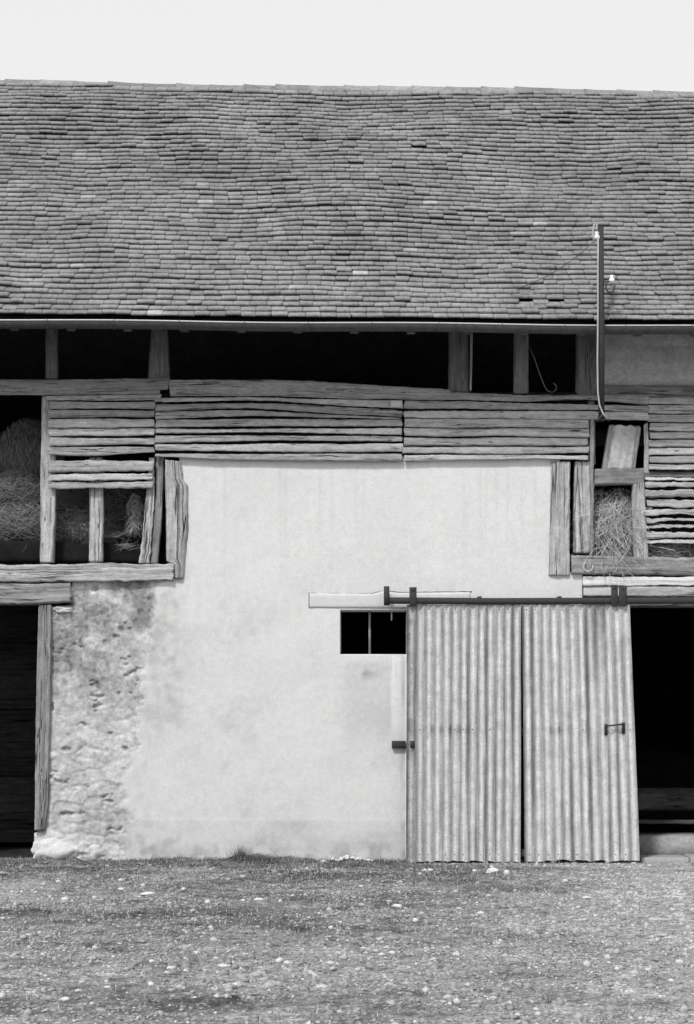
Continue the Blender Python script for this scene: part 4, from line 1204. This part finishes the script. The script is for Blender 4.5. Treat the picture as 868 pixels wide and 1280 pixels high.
def blades(N, xf, yf, hmin, hmax, seed, wd=0.0022, tl=(0.2, 0.9), flat=0.75, dens=True):
    rs = np.random.default_rng(seed)
    x = xf(rs, N * 3); y = yf(rs, N * 3)
    if dens:
        g_ = grassy(x, y) * np.clip(0.75 + 0.9 * fbm(x * 4, y * 4, 131, 3), 0, 1)
        ok = rs.random(len(x)) < g_ ** 1.3
        x = x[ok]; y = y[ok]
    x = x[:N]; y = y[:N]; N = len(x)
    z = gh(x, y)
    L = rs.uniform(hmin, hmax, N); a = rs.uniform(0, 6.283, N)
    el = rs.uniform(0.0, 1.0, N) ** (1 / (1 - flat + 0.3)) * 1.3
    d = np.stack([np.cos(a) * np.cos(el), np.sin(a) * np.cos(el), np.sin(el)], 1)
    sd_ = np.stack([-np.sin(a), np.cos(a), a * 0], 1) * wd * rs.uniform(.6, 1.5, N)[:, None]
    p = np.stack([x, y, z], 1)
    v0 = p - sd_; v1 = p + sd_
    mid = p + d * (L * 0.55)[:, None] + np.array([0, 0, 0.004]); v2 = mid - sd_ * 0.8; v3 = mid + sd_ * 0.8
    tip = p + d * L[:, None]; tip[:, 2] -= L * 0.12; tip[:, 2] = np.maximum(tip[:, 2], z + 0.003)
    V = np.stack([v0, v1, v2, v3, tip], 1).reshape(-1, 3)
    b_ = np.arange(N) * 5
    F = np.stack([b_, b_ + 1, b_ + 3, b_ + 2], 1).tolist() + np.stack([b_ + 2, b_ + 3, b_ + 4], 1).tolist()
    m_ = MB(); m_.add(V, F, None, np.repeat(rs.uniform(tl[0], tl[1], N), 5))
    return m_
o = blades(70000, lambda r, n: r.uniform(-5.6, 5.6, n), lambda r, n: -12.2 * r.random(n) ** 1.1 - 0.02, 0.015, 0.06, 71, tl=(-0.2, 1.6), flat=0.97).build('dry_grass', M_GRASS)
tag(o, 'short dry grass and straw litter over the yard', 'grass'); o['kind'] = 'stuff'
o = blades(3500, lambda r, n: r.uniform(-3.9, 0.7, n), lambda r, n: -np.abs(r.normal(0, 0.10, n)) - 0.02, 0.02, 0.07, 72, flat=0.8).build('weeds', M_GRASS)
tag(o, 'fringe of weeds along the foot of the plaster wall', 'weeds'); o['kind'] = 'stuff'

def tuft(px, py, n, h, spread, label, seed, dark=(0.0, 0.7)):
    gx_, gy_ = G(px, py)
    gy_ = min(gy_, -0.04)
    rs = np.random.default_rng(seed); m_ = MB()
    z0 = float(gh(gx_, gy_))
    for i in range(n):
        a = rs.uniform(0, 6.28); r0 = abs(rs.normal(0, spread)); ln = h * rs.uniform(.5, 1.1); lean = rs.uniform(0.05, 0.75)
        p = np.array([gx_ + r0 * math.cos(a), min(gy_ + r0 * math.sin(a) * 0.5, -0.02), z0 - 0.01])
        a2 = a + rs.normal(0, .5)
        V = []; w_ = 0.003
        sx = np.array([-math.sin(a2), math.cos(a2), 0]) * w_ * 1.4
        for k_ in range(4):
            s = k_ / 3
            q = p + np.array([math.cos(a2) * math.sin(lean * (0.4 + s)), math.sin(a2) * math.sin(lean * (0.4 + s)) * 0.6, math.cos(lean * (0.4 + s))]) * ln * s
            V += [q - sx * (1 - s * .9), q + sx * (1 - s * .9)]
        m_.add(V, [(0, 1, 3, 2), (2, 3, 5, 4), (4, 5, 7, 6)], None, rs.uniform(*dark))
    o = m_.build('grass_tuft', M_GRASS, loc=(gx_, gy_, z0)); tag(o, label, 'grass tuft'); return o
tuft(300, 1080, 190, 0.19, 0.055, 'spiky grass tuft at the wall foot, the tallest one below the plain plaster', 1, (-0.6, 0.3))
tuft(325, 1080, 420, 0.10, 0.16, 'low bushy weeds just right of the spiky tuft at the wall foot', 2, (-0.5, 0.6))
tuft(235, 1084, 90, 0.07, 0.06, 'small sparse tuft at the wall foot left of the spiky one', 3)
tuft(175, 1108, 70, 0.06, 0.09, 'flattened tuft on the dirt in front of the rubble wall', 4)
tuft(686, 1256, 9, 0.13, 0.015, 'few long dark blades near the bottom edge, right of the middle', 5, (0.0, 0.1))
tuft(640, 1262, 12, 0.07, 0.03, 'short thin blades near the bottom edge, left of the dark ones', 6, (0.0, 0.4))
tuft(215, 1100, 60, 0.06, 0.09, 'low scruffy tuft in front of the left end of the plaster', 7)

def stone(px, py, wpx, fl, label, seed, t=0.85):
    gx_, gy_ = G(px, py); d = CAM_D + gy_
    w_ = wpx / FPX * d / 2
    m_ = MB(); z0 = float(gh(gx_, gy_))
    rock(m_, (gx_, gy_, z0 + w_ * fl * 0.45), (w_, w_ * 0.8, w_ * fl), 2 if wpx < 12 else 3, seed, t)
    o = m_.build('stone', M_STONE, smooth=True, loc=(gx_, gy_, z0)); tag(o, label, 'stone', 'loose stones on the yard'); return o
for i, a_ in enumerate([
    (616, 1091, 15, 0.60, 'biggest white stone, lying below the left corrugated sheet'),
    (634, 1094, 11, 0.65, 'rounded white stone just right of the biggest one below the door'),
    (594, 1090, 8, 0.6, 'small white stone just left of the biggest one below the door'),
    (538, 1088, 9, 0.45, 'small pale stone in front of the left foot of the sliding door'),
    (601, 1141, 11, 0.45, 'flat pale stone alone on the dirt well below the left corrugated sheet'),
    (520, 1151, 9, 0.7, 'round pale stone on the dirt below the left edge of the sliding door'),
    (496, 1129, 13, 0.4, 'flat pale stone on the dirt below the latch'),
    (707, 1103, 11, 0.4, 'pale stone in front of the right corrugated sheet'),
    (734, 1121, 12, 0.3, 'low pale stone embedded in front of the right corrugated sheet, nearer the viewer'),
    (186, 1117, 20, 0.22, 'flat pale slab on the dirt in front of the rubble wall'),
    (152, 1113, 8, 0.6, 'small round stone just left of the flat slab'),
    (151, 1101, 7, 0.6, 'tiny white stone between the flat slab and the wall foot'),
    (324, 1124, 13, 0.35, 'flat pale stone on the dirt in front of the spiky grass tuft'),
    (260, 1128, 8, 0.5, 'small pale stone between the flat slab and the tuft'),
    (230, 1111, 8, 0.6, 'small bright stone just right of the flat slab'),
    (279, 1210, 18, 0.25, 'long flat stone at lower left in the foreground'),
    (350, 1205, 10, 0.7, 'chunky pale stone at lower middle in the foreground'),
    (190, 1204, 10, 0.5, 'pale stone left of the long flat stone in the foreground'),
    (356, 1092, 7, 0.6, 'small white stone right of the spiky tuft, near the wall foot'),
    (82, 1250, 12, 0.5, 'pale stone near the bottom left corner'),
]): stone(*a_, seed=300 + i)
# crumbled plaster at the wall foot
mb = MB(); rs = np.random.default_rng(9)
gx_, gy_ = 0.05, -0.07
for i in range(60):
    r_ = abs(rs.normal(0, 1)); s = rs.uniform(0.008, 0.028)
    x_ = gx_ + rs.normal(0, 0.12); y_ = gy_ - abs(rs.normal(0, 0.03))
    rock(mb, (x_, y_, float(gh(x_, y_)) + max(0, 0.035 - abs(x_ - gx_) * 0.22) * rs.random()), (s * 1.3, s, s * 0.7), 1, 900 + i, rs.uniform(.6, 1.0))
o = mb.build('plaster_rubble', M_STONE, loc=(gx_, gy_, 0)); tag(o, 'little heap of crumbled pale plaster at the wall foot left of the door', 'rubble')
# sticks
def stick(pts, r, label):
    q = []
    for (px, py, h) in pts:
        x_, y_ = G(px, py); y_ = min(y_, -0.05); q.append((x_, y_, float(gh(x_, y_)) + h))
    m_ = MB(); tube(m_, q, [r * (1 - 0.5 * i / (len(q) - 1)) for i in range(len(q))], 7, 0.5)
    o = m_.build('stick', M_DARK, loc=q[0]); tag(o, label, 'stick', 'fallen sticks on the yard')
stick([(92, 1080, .05), (108, 1084, .05), (125, 1088, .02)], 0.010, 'dark stick lying at the foot of the rubble wall')
stick([(265, 1084, .01), (280, 1081, .04), (298, 1079, .05)], 0.010, 'dark stick leaning into the spiky grass tuft')
stick([(362, 1110, .01), (380, 1104, .04), (395, 1101, .02)], 0.006, 'thin twig on the dirt right of the spiky tuft')
